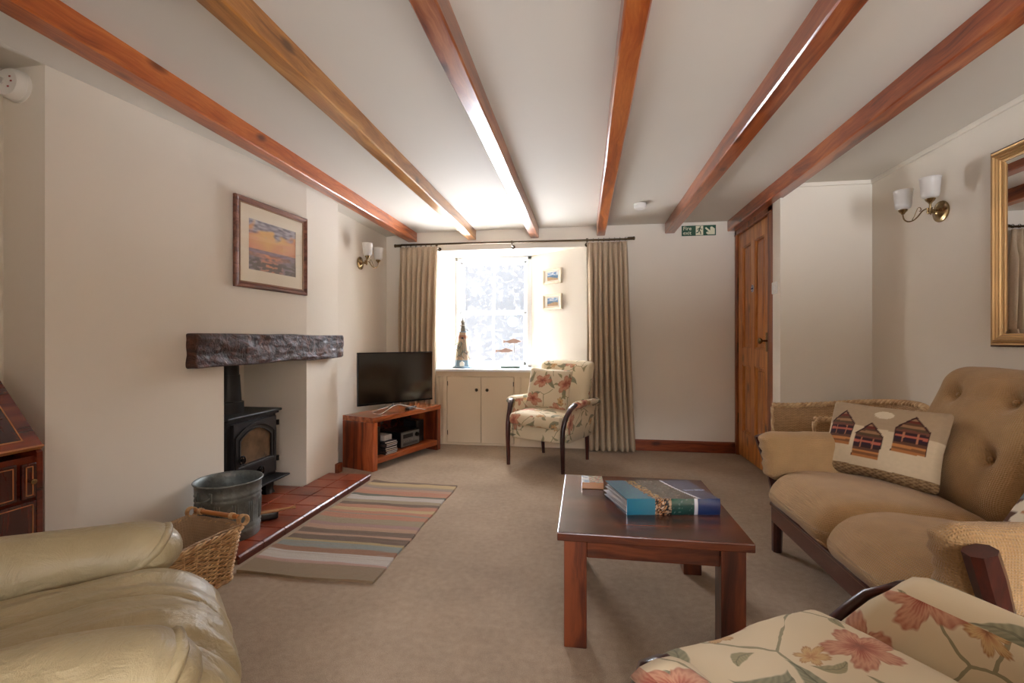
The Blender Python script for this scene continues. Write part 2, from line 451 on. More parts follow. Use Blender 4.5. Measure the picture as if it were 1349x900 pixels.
# ------------------------------------------------------------------ room shell
bm = B(); bx(bm, -2.7, 2.4, -3.2, 5.4, -.15, 0); struct(obj('floor', bm, M['carpet']))
bm = B()   # ceiling dips a little towards the fireplace wall
xs = [-2.7, -2.1, -1.78, 2.4]; zs = [2.135, 2.142, CE, CE+.004]
prof = [(x, z) for x, z in zip(xs, zs)]
a = [bm.verts.new((x, -3.2, z)) for x, z in prof] + [bm.verts.new((x, -3.2, 2.4)) for x in (2.4, -2.7)]
b = [bm.verts.new((x, 5.4, z)) for x, z in prof] + [bm.verts.new((x, 5.4, 2.4)) for x in (2.4, -2.7)]
bm.faces.new(a); bm.faces.new(b[::-1])
for i in range(6): bm.faces.new((a[i], b[i], b[(i+1) % 6], a[(i+1) % 6]))
struct(obj('ceiling', bm, M['ceil']))

WB = 4.65
bm = B()
prism(bm, [(-2.7, WB), (-1.505, WB), (-1.415, 5.08), (-1.415, 5.3), (-2.7, 5.3)], 0, 2.3)
prism(bm, [(.03, WB), (2.4, WB), (2.4, 5.3), (-.565, 5.3), (-.565, 5.08)], 0, 2.3)
prism(bm, [(-1.505, WB), (.03, WB), (-.565, 5.08), (-.565, 5.3), (-1.415, 5.3), (-1.415, 5.08)], 1.985, 2.3)
prism(bm, [(-1.415, 5.08), (-.565, 5.08), (-.565, 5.3), (-1.415, 5.3)], 0, .745)
struct(obj('wall_back', bm, M['wall']))
bm = B()
prism(bm, [(-2.7, 3.5), (-2.05, 3.5), (-2.05, WB), (-2.7, WB)], 0, 2.3)
prism(bm, [(-2.7, -3.2), (-2.30, -3.2), (-2.30, 1.54), (-2.7, 1.54)], 0, 2.3)
struct(obj('wall_left', bm, M['wall']))
bm = B()
PA, PB = (-2.10, 1.54), (-1.93, 3.03)
prism(bm, [(-2.7, 1.54), (-2.10, 1.54), (-2.007, 2.357), (-2.7, 2.357)], 0, 2.3)
prism(bm, [(-2.7, 3.03), (-1.93, 3.03), (-1.955, 3.5), (-2.7, 3.5)], 0, 2.3)
prism(bm, [(-2.7, 2.357), (-2.007, 2.357), (-1.93, 3.03), (-2.7, 3.03)], 1.0, 2.3)
prism(bm, [(-2.7, 2.357), (-2.42, 2.357), (-2.42, 3.03), (-2.7, 3.03)], 0, 1.0)
struct(obj('wall_chimney_breast', bm, M['wall']))
bm = B(); bx(bm, 2.0, 2.4, -3.2, 3.62, 0, 2.3); struct(obj('wall_right', bm, M['wall']))
bm = B()
prism(bm, [(1.40, 3.62), (2.4, 3.62), (2.4, 3.755), (1.40, 3.755)], 0, 2.3)
prism(bm, [(1.46, 3.755), (2.4, 3.755), (2.4, WB), (1.46, WB)], 0, 2.3)
prism(bm, [(1.40, 3.755), (1.46, 3.755), (1.46, WB), (1.40, WB)], 2.10, 2.3)
struct(obj('wall_partition', bm, M['wall']))
# rear wall behind the camera; its two unseen windows are added for fill light
bm = B()
REAR = [(-.35, .65), (.85, 1.85)]; z0r, z1r = .35, 2.10
bx(bm, -2.7, REAR[0][0], -3.2, -3.0, 0, 2.3); bx(bm, REAR[0][1], REAR[1][0], -3.2, -3.0, 0, 2.3); bx(bm, REAR[1][1], 2.4, -3.2, -3.0, 0, 2.3)
for a, b in REAR: bx(bm, a, b, -3.2, -3.0, 0, z0r); bx(bm, a, b, -3.2, -3.0, z1r, 2.3)
struct(obj('wall_rear', bm, M['wall']))
for i, (a, b) in enumerate(REAR):
    w = bpy.data.objects.new('window_%d' % (i+2), None); C.objects.link(w); struct(w)
    bm = B()
    for x in (a+.03, (a+b)/2, b-.03): bx(bm, x-.03, x+.03, -3.14, -3.08, z0r, z1r, .004)
    for z in (z0r+.03, 1.4, z1r-.03): bx(bm, a, b, -3.135, -3.085, z-.03, z+.03, .004)
    obj('window_frame', bm, M['white'], w)
    bm = B(); bx(bm, a+.05, b-.05, -3.113, -3.109, z0r+.05, z1r-.05); obj('window_pane', bm, M['glass'], w)

bm = B(); bx(bm, -2.4, -.50, -.75, -.60, 0, 2.3); struct(obj('wall_light_block', bm, M['wall']))  # unseen wall, added to block rear light from the left alcove and recliner
# skirting boards
bm = B(); bx(bm, .03, 1.40, 4.628, WB, 0, .095, .004); bx(bm, .03, 1.40, 4.634, WB, .095, .105, .003)
struct(obj('baseboard_back', bm, M['skirt']))
bm = B(); bx(bm, -1.958, -1.925, 3.45, 3.52, 0, .075, .004); struct(obj('baseboard_chimney', bm, M['skirt']))
bm = B(); bx(bm, 1.982, 2.0, -3.0, 3.62, 0, .105, .003); bx(bm, 1.42, 2.0, 3.602, 3.62, 0, .105, .003); struct(obj('baseboard_right', bm, M['skirt']))
# small cove where the ceiling meets the right wall
bm = B(); bx(bm, 1.985, 2.0, -3.0, 3.62, 2.155, CE+.004, .004); bx(bm, 1.42, 2.0, 3.607, 3.62, 2.155, CE+.004, .004); struct(obj('trim_1', bm, M['wall']))

# ceiling beams
beams = [(-1.812, -1.715), (-1.168, -1.083), (-.528, -.442), (.122, .206), (.768, .86), (1.335, 1.424)]
blab = ['orange varnished pine ceiling beam nearest the fireplace wall, leftmost of six', 'yellowish pine ceiling beam with one dark knot, second from the left',
        'brown beam with wavy grain and a large knot, third from the left', 'orange beam with several knots running straight ahead, fourth from the left',
        'reddish pine beam that ends just left of the fire exit sign', 'rightmost reddish ceiling beam that runs over the pine door']
for i, (a, b) in enumerate(beams):
    bm = B()
    n = 40; rings = []
    for k in range(n+1):
        y = -3.0+(WB+.02+3.0)*k/n
        w = [noise.noise(Vector((i*7.3, y*1.6, q*3.1)))*.004 for q in range(4)]
        c = .006
        rings.append([(a+w[0], y, CE+.01), (a+w[0], y, 2.085+c), (a+w[0]+c, y, 2.085+w[2]*.6), (b+w[1]-c, y, 2.085+w[2]*.6), (b+w[1], y, 2.085+c), (b+w[1], y, CE+.01)])
    loft(bm, rings)
    tag(obj('ceiling_beam', bm, M['beam%d' % i], smooth=False), blab[i], 'beam', 'exposed ceiling beams')

# ------------------------------------------------------------------ back window
w = bpy.data.objects.new('window_1', None); C.objects.link(w); struct(w)
x0, x1 = -1.415, -.565
bm = B()
bx(bm, x0, x0+.03, 5.08, 5.2, .77, 1.985, .003); bx(bm, x1-.045, x1, 5.08, 5.2, .77, 1.985, .003)
bx(bm, x0, x1, 5.08, 5.2, 1.95, 1.985, .003); bx(bm, x0, x1, 5.08, 5.2, .765, .79, .003)
bx(bm, x1-.052, x1-.036, 5.06, 5.1, .77, 1.985, .003); bx(bm, x0+.022, x0+.036, 5.06, 5.1, .77, 1.985, .003); bx(bm, x0+.03, x1-.045, 5.06, 5.1, 1.942, 1.956, .003)
obj('window_frame', bm, M['white'], w)
for nm, za, zb, yy in (('lower_sash', .79, 1.385, 5.125), ('upper_sash', 1.355, 1.95, 5.165)):
    bm = B()
    bx(bm, x0+.03, x0+.075, yy-.018, yy+.018, za, zb, .003); bx(bm, x1-.09, x1-.045, yy-.018, yy+.018, za, zb, .003)
    bx(bm, x0+.03, x1-.045, yy-.018, yy+.018, za, za+.04, .003); bx(bm, x0+.03, x1-.045, yy-.018, yy+.018, zb-.035, zb, .003)
    xm = (x0+x1-.015)/2; bx(bm, xm-.009, xm+.009, yy-.012, yy+.012, za, zb, .002)
    s = obj(nm, bm, M['white'], w)
    bm = B(); bx(bm, x0+.07, x1-.085, yy-.002, yy+.002, za+.035, zb-.03); obj('window_pane', bm, M['glass'], s)
bm = B()
prism(bm, [(-1.52, 4.595), (.05, 4.595), (.05, WB), (.028, WB), (-.567, 5.08), (-1.413, 5.08), (-1.503, WB), (-1.52, WB)], .745, .77, bev=.004)
struct(obj('window_sill', bm, M['white']))
# round sticker on the lower pane
bm = B(); lathe(bm, [(0, 0), (.062, 0), (.062, .0015), (0, .0015)], 32, Matrix.Translation((-.78, 5.118, 1.27)) @ Matrix.Rotation(PI/2, 4, 'X'))
tag(obj('window_sticker', bm, plain('sticker_grey', S(150, 165, 172), .6)), 'round pale grey sticker on the lower right window pane', 'sticker')

# lace curtain with gathered folds
bm = B(); nu, nv = 110, 40; g = []
for i in range(nu+1):
    col = []
    for j in range(nv+1):
        u = i/nu; v = j/nv; x = -1.395+u*(.785); z = .80+v*(1.14)
        y = 5.045+.012*math.sin(u*2*PI*13+noise.noise(Vector((u*5, v*2, 0)))*1.5)+.004*math.sin(u*2*PI*31)
        if j == 0: z += .012*abs(math.sin(u*PI*14))
        col.append(bm.verts.new((x, y, z)))
    g.append(col)
for i in range(nu):
    for j in range(nv): bm.faces.new((g[i][j], g[i+1][j], g[i+1][j+1], g[i][j+1]))
t = thing('lace_curtain', 'white flower patterned lace net hanging across the sash window', 'net curtain', (-1.0, 5.045, .8))
o = obj('lace', bm, M['lace'], t, smooth=True, recalc=False); o.location = (1.0, -5.045, -.8)
bm = B(); tube(bm, [(-1.41+1.0, 0, 1.14), (-.61+1.0, 0, 1.14)], .005, 8); obj('wire', bm, M['white'], t)

# ------------------------------------------------------------------ curtains and pole
def curtain(name, label, xt, xb, y, zt, zb, nf, seed, amp=.028):
    bm = B(); nu = nf*14; nv = 46; g = []
    for i in range(nu+1):
        col = []; u = i/nu
        for j in range(nv+1):
            v = j/nv; z = zt+(zb-zt)*v
            e = v**1.3
            xa = xt[0]+(xb[0]-xt[0])*e; xc = xt[1]+(xb[1]-xt[1])*e
            uu = u+.018*noise.noise(Vector((u*6, v*1.2, seed)))
            x = xa+(xc-xa)*uu
            hd = min(1, max(0, (v-.03)/.10))         # header tape zone: tight pencil pleats
            a = amp*(.35+.65*hd)*(1-.25*v*math.sin(u*7+seed)**2)
            ph = u*2*PI*nf+1.5*noise.noise(Vector((u*4, v*1.6, seed+5)))*hd
            yy = a*math.sin(ph)+.2*a*math.sin(2.0*ph+1)+.006*(1-hd)*math.sin(u*2*PI*nf*2.5)
            pinch = math.exp(-((v-.075)/.012)**2); yy *= 1-.5*pinch
            x += .25*a*math.cos(ph)
            col.append(bm.verts.new((x, y+yy, z)))
        g.append(col)
    for i in range(nu):
        for j in range(nv): bm.faces.new((g[i][j], g[i+1][j], g[i+1][j+1], g[i][j+1]))
    o = obj(name, bm, M['curtain'], smooth=True, recalc=False)
    m = o.modifiers.new('thick', 'SOLIDIFY'); m.thickness = .003
    tag(o, label, 'curtain')
curtain('curtain', 'beige linen curtain left of the window, gathered behind the television', (-1.865, -1.468), (-1.895, -1.515), 4.552, 2.01, .02, 7, 1.0, .032)
curtain('curtain', 'long beige linen curtain right of the window, behind the floral armchair', (.028, .402), (.02, .475), 4.54, 1.998, .012, 8, 4.0, .042)
pole = thing('curtain_pole', 'thin dark bronze curtain pole over the window', 'curtain pole', (-.72, 4.55, 2.03))
bm = B(); tube(bm, [(-1.13, 0, .008), (1.13, 0, -.006)], .0095, 12); obj('rod', bm, M['darkbrass'], pole, True, 40)
for s in (-1, 1):
    bm = B(); Mx = Matrix.Translation((s*1.13, 0, 0)) @ Matrix.Rotation(s*PI/2, 4, 'Y')
    lathe(bm, [(0, 0), (.011, 0), (.014, .01), (.014, .05), (.017, .055), (.017, .065), (.012, .07), (0, .072)], 16, Mx); obj('finial', bm, M['darkbrass'], pole, True, 40)
for x in (-.75, 0.02, .75):
    bm = B(); tube(bm, [(x, 0, -.012), (x, 0, -.03), (x, .05, -.034), (x, .1, -.03)], .005, 8); lathe(bm, [(0, 0), (.02, 0), (.02, .006), (0, .006)], 16, Matrix.Translation((x, .1, -.03)) @ Matrix.Rotation(PI/2, 4, 'X'))
    lathe(bm, [(.010, -.008), (.014, -.008), (.014, .008), (.010, .008)], 16, Matrix.Translation((x, 0, 0)) @ Matrix.Rotation(PI/2, 4, 'Y'), True)
    obj('bracket', bm, M['darkbrass'], pole, True, 40)
for x0_, x1_ in ((-1.13, -.755), (.76, 1.11)):
    for k in range(8):
        x = x0_+(x1_-x0_)*k/7; bm = B()
        rg = [(x+.001*math.sin(q), .0155*math.cos(q), -.004+.0155*math.sin(q)) for q in [2*PI*i/16 for i in range(16)]]
        tube(bm, rg, .0025, 6, closed=True); obj('curtain_ring', bm, M['darkbrass'], pole, True)

# ------------------------------------------------------------------ cupboard under the window
cb = thing('window_cupboard', 'cream painted cupboard with two doors built in below the window', 'cupboard', (-.72, 4.63, 0))
X = lambda x: x+.72
bm = B()
F0, F1 = -.012, .015
bx(bm, X(-1.50), X(.028), .002, .02, .0, .745)                       # recessed back board
bx(bm, X(-1.50), X(.028), F0, .01, .695, .745, .003)                # top rail
for a, b in ((-1.50, -1.475), (-1.425, -1.383), (-.687, -.625), (.0, .028)): bx(bm, X(a), X(b), F0, .01, 0.0, .70, .003)
for a, b in ((-1.475, -1.425), (-.625, .0)): bx(bm, X(a), X(b), F0, .01, .0, .08, .003)
bx(bm, X(-1.383), X(-.687), F0, .01, 0, .02, .002)
# little mouldings inside the fixed panels
for a, b in ((-1.475, -1.425), (-.625, .0)):
    for z in (.08, .688): bx(bm, X(a), X(b), F0+.004, .01, z, z+.008, .002)
    for x in (a, b-.008): bx(bm, X(x), X(x+.008), F0+.004, .01, .08, .695, .002)
obj('face_frame', bm, M['cream'], cb)
bm = B(); bx(bm, X(-1.50), X(.02), .02, .35, .01, .74); obj('carcass', bm, M['cream'], cb)
for a, b, kx in ((-1.379, -1.026, -1.067), (-1.022, -.691, -.958)):
    bm = B(); bx(bm, X(a), X(b), F0-.006, .004, .024, .691, .003); d = obj('door', bm, M['cream'], cb)
    bm = B(); lathe(bm, [(.006, 0), (.006, .014), (.015, .02), (.016, .027), (.010, .033), (0, .034)], 20, Matrix.Translation((X(kx), F0-.005, .562)) @ Matrix.Rotation(PI/2, 4, 'X')); obj('knob', bm, M['darkbrass'], d, True, 50)
    xh = a+.004 if a < -1.2 else b-.004
    for z in (.10, .60):
        bm = B(); tube(bm, [(X(xh), F0-.007, z), (X(xh), F0-.007, z+.045)], .004, 8); obj('hinge', bm, M['darkbrass'], d, True)

# ------------------------------------------------------------------ door
dr = bpy.data.objects.new('door_1', None); C.objects.link(dr); struct(dr); dr.location = (1.43, 3.86, 0)
bm = B()
bx(bm, -.03, .03, -.105, 0, 0, 2.085, .004); bx(bm, -.03, .03, .745, .788, 0, 2.085, .004); bx(bm, -.03, .03, -.105, .788, 2.035, 2.10, .004)
bx(bm, -.022, .03, -.012, .006, 0, 2.04, .003); bx(bm, -.022, .03, .738, .75, 0, 2.04, .003); bx(bm, -.036, .03, -.09, .78, 2.032, 2.044, .003)
obj('door_frame', bm, M['frame_wood'], dr)
bm = B(); D0, D1 = -.012, .025
st = [(.008, .112), (.322, .418), (.628, .736)]
for a, b in st: bx(bm, D0, D1, a, b, .012, 2.03, .003)
for a, b in ((.012, .24), (.84, .99), (1.90, 2.03)):
    for p_, q_ in ((.112, .322), (.418, .628)): bx(bm, D0+.0005, D1-.0005, p_-.002, q_+.002, a+.0005, b-.0005, .001)
obj('door_leaf', bm, M['door'], dr)
for (ya, yb) in ((.112, .322), (.418, .628)):
    for (za, zb) in ((.24, .84), (.99, 1.90)):
        bm = B(); bx(bm, .006, .02, ya-.004, yb+.004, za-.004, zb+.004)
        bx(bm, -.001, .012, ya+.035, yb-.035, za+.035, zb-.035, .006)
        for (p, q, r_, s_) in ((ya, ya+.012, za, zb), (yb-.012, yb, za, zb), (ya, yb, za, za+.012), (ya, yb, zb-.012, zb)): bx(bm, -.008, .012, p, q, r_, s_, .004)
        obj('door_panel', bm, M['door'], dr)
bm = B(); bx(bm, -.017, -.011, .03, .072, .97, 1.12, .003); lathe(bm, [(.009, 0), (.008, .03), (.017, .036), (.024, .046), (.024, .054), (.014, .062), (0, .064)], 20, Matrix.Translation((-.016, .051, 1.055)) @ Matrix.Rotation(-PI/2, 4, 'Y'))
obj('door_handle', bm, M['brass'], dr, True, 40)
for z in (.3, .95, 1.55):
    bm = B(); tube(bm, [(-.014, .742, z), (-.014, .742, z+.09)], .006, 8); obj('door_hinge', bm, M['darkbrass'], dr, True)
bm = B(); lathe(bm, [(0, 0), (.032, 0), (.032, .002), (0, .002)], 28, Matrix.Translation((-.013, .37, 1.50)) @ Matrix.Rotation(-PI/2, 4, 'Y')); sg = obj('fire_door_sign', bm, plain('sign_white', S(214, 216, 224), .4), dr)
bm = B(); lathe(bm, [(0, 0), (.027, 0), (.027, .001), (0, .001)], 28, Matrix.Translation((-.0155, .37, 1.50)) @ Matrix.Rotation(-PI/2, 4, 'Y')); obj('sign_face', bm, plain('sign_blue', S(36, 48, 110), .4), sg)
bm = B()
for z in (1.482, 1.508): bx(bm, -.0175, -.0164, .352, .388, z, z+.009)
obj('sign_lettering', bm, plain('sign_white_ink', S(220, 222, 228), .4), sg)

# ------------------------------------------------------------------ hearth
he = thing('hearth', 'raised hearth of red quarry tiles around the stove', 'hearth', (-1.60, 1.97, 0))
bm = B(); prism(bm, [(-.004, .004), (-.004, 1.366), (-.330, 1.366), (-.325, 1.062), (-.80, 1.062), (-.80, .395), (-.408, .395), (-.452, .004)], 0, .026)
obj('base', bm, M['grout'], he)
bm = B(); ny = 8; py = 1.37/ny; px = [0, -.172, -.352, -.532, -.712, -.8]
for j in range(ny):
    for i in range(5):
        y0 = j*py+.003; y1 = (j+1)*py-.003; xa = px[i+1]+.003; xb = px[i]-.003
        # clip against chimney breast outside the opening
        ym = 1.97+(y0+y1)/2
        if not (2.357 < ym < 3.03):
            lim = (-2.10+.114*(ym-1.54)+1.60 if ym < 2.4 else -1.94+1.60)+.002
            if xb < lim+.02: continue
            xa = max(xa, lim)
        if i == 0: bx(bm, xa, -.014, y0, y1, .02, .040, .003)
        else: bx(bm, xa, xb, y0, y1, .02, .040, .003)
obj('tiles', bm, M['tile'], he)
bm = B()
for j in range(ny):
    y0 = j*py+.002; y1 = (j+1)*py-.002
    rings = []
    for y in (y0, y1): rings.append([(-.016, y, .022), (-.016, y, .0425), (-.004, y, .042), (.004, y, .036), (.006, y, .029), (.003, y, .022)])
    loft(bm, rings)
    bx(bm, -.010, -.001, y0, y1, 0, .020, .002)
obj('nosing', bm, plain('nosing_tile', S(100, 44, 30), .35, coat=.15), he)
# mantel
def mk_mantel():
    t = NT('blackened_oak'); v = t.coord('Object', (3, 1, 3))
    n1 = t.noise(v, 5, 6, .65, 1.5); n2 = t.noise(v, 22, 5, .6, .6)
    col = t.ramp(n1, [(.3, S(20, 9, 6)), (.5, S(64, 32, 20)), (.68, S(112, 62, 40))])
    h = t.math('ADD', n1, t.math('MULTIPLY', n2, .35))
    t.bsdf(col, .42, t.bump(h, .9, .03), coat=.18, coat_rough=.25); return t.m
A0 = Vector((-1.968, 2.125)); A1 = Vector((-1.862, 3.42)); dv = (A1-A0); Lm = dv.length
mt = B()
soft(mt, (0, 0, 0), (Lm/2, .10, .092), (.012, .012, .012), n=(150, 14, 26), fn=None)
for v in mt.verts:
    p = v.co.copy(); u = p.x/(Lm/2)
    p.z *= 1-.07*(u+1)/2; p.z += .006*u
    f = max(0, -p.y/.10)
    d = noise.noise(Vector((p.x*5, p.z*12, 1.0)))*.016+noise.noise(Vector((p.x*17, p.z*26, 4)))*.009+abs(noise.noise(Vector((p.x*9+4, p.z*40, 9))))*.010
    p.y += -d*f*(1 if abs(u) < .99 else .4)
    p.z += noise.noise(Vector((p.x*4, 3.3, p.y*8)))*.006*(1 if p.z > 0 else 1.6)
    p.x += noise.noise(Vector((p.z*20, p.y*18, 8)))*.008*abs(u)**8
    v.co = p
o = obj('mantel_beam', mt, mk_mantel(), smooth=True)
mid = (A0+A1)/2; ang = math.atan2(dv.y, dv.x); nrm = Vector((dv.y, -dv.x)).normalized()   # points into the room
o.location = (mid.x-nrm.x*.10, mid.y-nrm.y*.10, 1.007); o.rotation_euler = (0, 0, ang)
tag(o, 'rough hewn dark brown oak beam as mantel over the stove', 'mantel')
from mathutils.bvhtree import BVHTree
def wobble(v, k, a): return Vector((noise.noise(v*k), noise.noise(v*k+Vector((7, 1, 3))), noise.noise(v*k+Vector((2, 9, 5)))))*a

# ------------------------------------------------------------------ floral armchairs
FL = floral('floral_linen', S(222, 205, 172), 4.2)
PIPE = plain('cream_piping', S(206, 186, 150), .8)
def armchair(loc, rot, label, group):
    t = thing('armchair', label, 'armchair', loc, rot, group)
    bm = B(); soft(bm, (0, 0, .30), (.245, .25, .075), .02, (12, 12, 6)); obj('seat_frame', bm, FL, t, True)
    bm = B()
    soft(bm, (0, -.03, .398), (.25, .265, .05), (.032, .032, .045), (26, 26, 8), (0, .012, .022),
         fn=lambda p: p+Vector((0, 0, -.02*max(0, -p.y-.2)*5*.5)), wr=.006, wsc=7)
    sc_ = obj('seat_cushion', bm, FL, t, True)
    bm = B()
    def back(p):
        u = (p.z+.27)/.54
        w = 1+.10*max(0, u-.55)/.45
        return Vector((p.x*w, p.y+.19*u+.035*(abs(p.x)/.25)**2*-1*u, p.z+.012*math.cos(p.x*6)))
    soft(bm, (0, .175, .62), (.25, .055, .245), (.045, .05, .045), (20, 10, 20), (0, .025, 0), fn=back, wr=.004, wsc=6)
    obj('backrest', bm, FL, t, True)
    for s in (-1, 1):
        # upholstered arm: upright panel that rolls outwards at the top
        bm = B(); rings = []
        for k in range(15):
            v = k/14; y = -.155+.43*v; h = .567-.012*v; fl = 1-.25*v
            base = [(.243, .235), (.285, .235), (.287, .36), (.292, .44), (.305, .485), (.335, .505), (.362, .515), (.372, .532), (.362, .549), (.335, .558), (.300, .552), (.272, .535), (.256, .50), (.247, .42), (.243, .33)]
            if k in (0, 14): sh = .93
            else: sh = 1
            cx, cz = .29, .42
            def yf(z):
                P = [(.0, -.258), (.34, -.258), (.41, -.240), (.46, -.210), (.50, -.180), (.53, -.153), (.56, -.138), (.7, -.138)]
                for (za, ya), (zb, yb) in zip(P, P[1:]):
                    if za <= z <= zb: return ya+(yb-ya)*(z-za)/(zb-za)
            rings.append([(s*((cx+(x-cx)*sh)*1 if x < .3 else (.3+((cx+(x-cx)*sh)-.3)*fl)), yf(z)+(.275-yf(z))*v+(.004 if k == 0 else 0), cz+(z-cz)*sh+(h-.555)*(z > .4)) for x, z in base])
        loft(bm, rings); bmesh.ops.subdivide_edges(bm, edges=bm.edges[:], cuts=1, use_smooth=.6) if False else None
        obj('arm', bm, FL, t, True)
        # front leg running up into the curved show-wood arm facing
        bm = B()
        pts = [(s*.262, -.268, 0), (s*.262, -.272, .12), (s*.262, -.275, .25), (s*.264, -.272, .34), (s*.270, -.255, .41), (s*.279, -.225, .46), (s*.292, -.195, .505), (s*.306, -.166, .528), (s*.316, -.152, .541), (s*.320, -.144, .547)]
        w = [.030, .034, .036, .037, .038, .042, .048, .054, .052, .030]; th = [.030, .036, .042, .040, .032, .024, .018, .014, .012, .008]
        strip(bm, pts, (1, 0, 0), w, th, .6)
        obj('leg', bm, M['mahog'], t, True, 50)
        bm = B()
        strip(bm, [(s*.225, .262, 0), (s*.228, .25, .13), (s*.232, .238, .26), (s*.236, .245, .38), (s*.262, .268, .50), (s*.268, .272, .53)], (1, 0, 0), [.028, .034, .038, .036, .03, .026], [.028, .034, .040, .04, .03, .026], .6)
        obj('leg', bm, M['mahog'], t, True, 50)
    return t
a1 = armchair((-.285, 4.07, 0), R(-25.5), 'floral armchair with dark legs standing in front of the window cupboard', 'floral wooden-legged armchairs')
armchair((.462, .80, 0), R(211), 'floral armchair in the near right corner of the view, seen from behind its seat', 'floral wooden-legged armchairs')

def cushion(name, label, w, h, th, mat, loc, eul, seg=(26, 20, 8), paintfn=None, group=None, corner=.03, pipe=None):
    bm = B()
    def f(p):
        ax, az = p.x/(w/2), p.z/(h/2)
        e = max(0, 1-abs(ax)**2.6)*max(0, 1-abs(az)**2.6)
        pin = 1+corner*(abs(ax)*abs(az))**2 - .035*(1-abs(ax*az))*(abs(ax)**4+abs(az)**4)
        q = Vector((p.x*pin, p.y*(.12+.88*e**.45), p.z*pin))
        return q+wobble(q, 9, .004)
    soft(bm, (0, 0, 0), (w/2, th/2, h/2), (.02, th/2, .02), (seg[0], seg[2], seg[1]), fn=f)
    o = obj(name, bm, mat, smooth=True, paintfn=paintfn)
    o.location = loc; o.rotation_euler = eul
    tag(o, label, 'cushion', group); return o
# scatter cushion on the far armchair: sits on the seat, leans on the back
ca = R(-25.5)
def ch(p): c, s_ = math.cos(ca), math.sin(ca); return (-.285+p[0]*c-p[1]*s_, 4.07+p[0]*s_+p[1]*c, p[2])
cushion('cushion', 'square floral scatter cushion leaning on the far armchair back', .40, .37, .13, floral('floral_cushion', S(222, 206, 176), 4.4, seed=3.3),
        ch((-.05, .055, .625)), (R(-14), R(3), ca+R(6)))

# ------------------------------------------------------------------ two seat sofa
so = thing('sofa', 'beige two seat sofa with dark wooden frame and buttoned back along the right wall', 'sofa', (1.4, 1.87, 0))
SF = M['sofa']
Xs = lambda x: x-1.4
bm = B(); bx(bm, Xs(.920), Xs(.948), -.62, .62, .160, .242, .006); bx(bm, Xs(.912), Xs(.960), -.62, .62, .236, .256, .006); obj('front_rail', bm, M['mahog_rail'], so)
for s in (-1, 1):
    bm = B()
    y = s*.640
    strip(bm, [(Xs(.955), y, 0), (Xs(.957), y, .15), (Xs(.955), y, .30), (Xs(.935), y+s*.012, .42), (Xs(.905), y+s*.02, .52), (Xs(.888), y+s*.022, .575)], (0, 1, 0), [.045, .05, .05, .05, .055, .058], [.04, .045, .05, .055, .062, .06], .45)
    obj('leg', bm, M['mahog'], so, True, 40)
    bm = B(); strip(bm, [(Xs(1.60), y, 0), (Xs(1.56), y, .25), (Xs(1.60), y, .50), (Xs(1.63), y, .62)], (0, 1, 0), .045, .05, .45); obj('leg', bm, M['mahog'], so, True, 40)
    bm = B(); bx(bm, Xs(.96), Xs(1.58), y-.018, y+.018, .17, .25, .006); obj('side_rail', bm, M['mahog_rail'], so)
    bm = B()
    def armf(p):
        u = (p.x+.36)/.72; top = max(0, p.z/.115)
        return Vector((p.x-.028*top*(1-u), p.y+s*.012*top**2, p.z-.02*u+.012*math.sin(u*3)))
    soft(bm, (Xs(1.225), s*.568, .492), (.360, .058, .112), (.06, .058, .055), (30, 12, 14), (0, .01, .008), fn=armf, wr=.004, wsc=9, seed=s)
    # pleats gathered round the arm front
    for v in bm.verts:
        if v.co.x < Xs(.93): v.co.x += .005*math.sin(v.co.z*150)*min(1, (Xs(.93)-v.co.x)/.03)
    obj('arm', bm, SF, so, True)
# seat cushions
for k, (yc, sd) in enumerate(((.268, 1.0), (-.262, 5.0))):
    bm = B()
    def sf(p, k=k):
        u = (p.x+.30)/.60      # 0 front .. 1 back
        front = max(0, 1-u/.28)
        return Vector((p.x-.012*front*(1-(p.y/.275)**2), p.y, p.z-.038*u+.006-.030*front**2*(1 if p.z > 0 else .2) - (.03*front*(abs(p.y)/.275)**3)))
    soft(bm, (Xs(1.172), yc, .356), (.30, .268, .088), (.085, .07, .082), (36, 30, 12), (.02, .0, .035), fn=sf, wr=.006, wsc=5, seed=sd)
    c = obj('seat_cushion', bm, SF, so, True)
    bm = B()   # piped seam round the front edge
    pts = [(Xs(1.172)-.305+.02*(abs(q)**6), yc+q*.255, .318+.006*math.sin(q*9)-.02*abs(q)**3) for q in [-1+i/12 for i in range(25)]]
    tube(bm, pts, .004, 6); obj('seam', bm, SF, c, True)
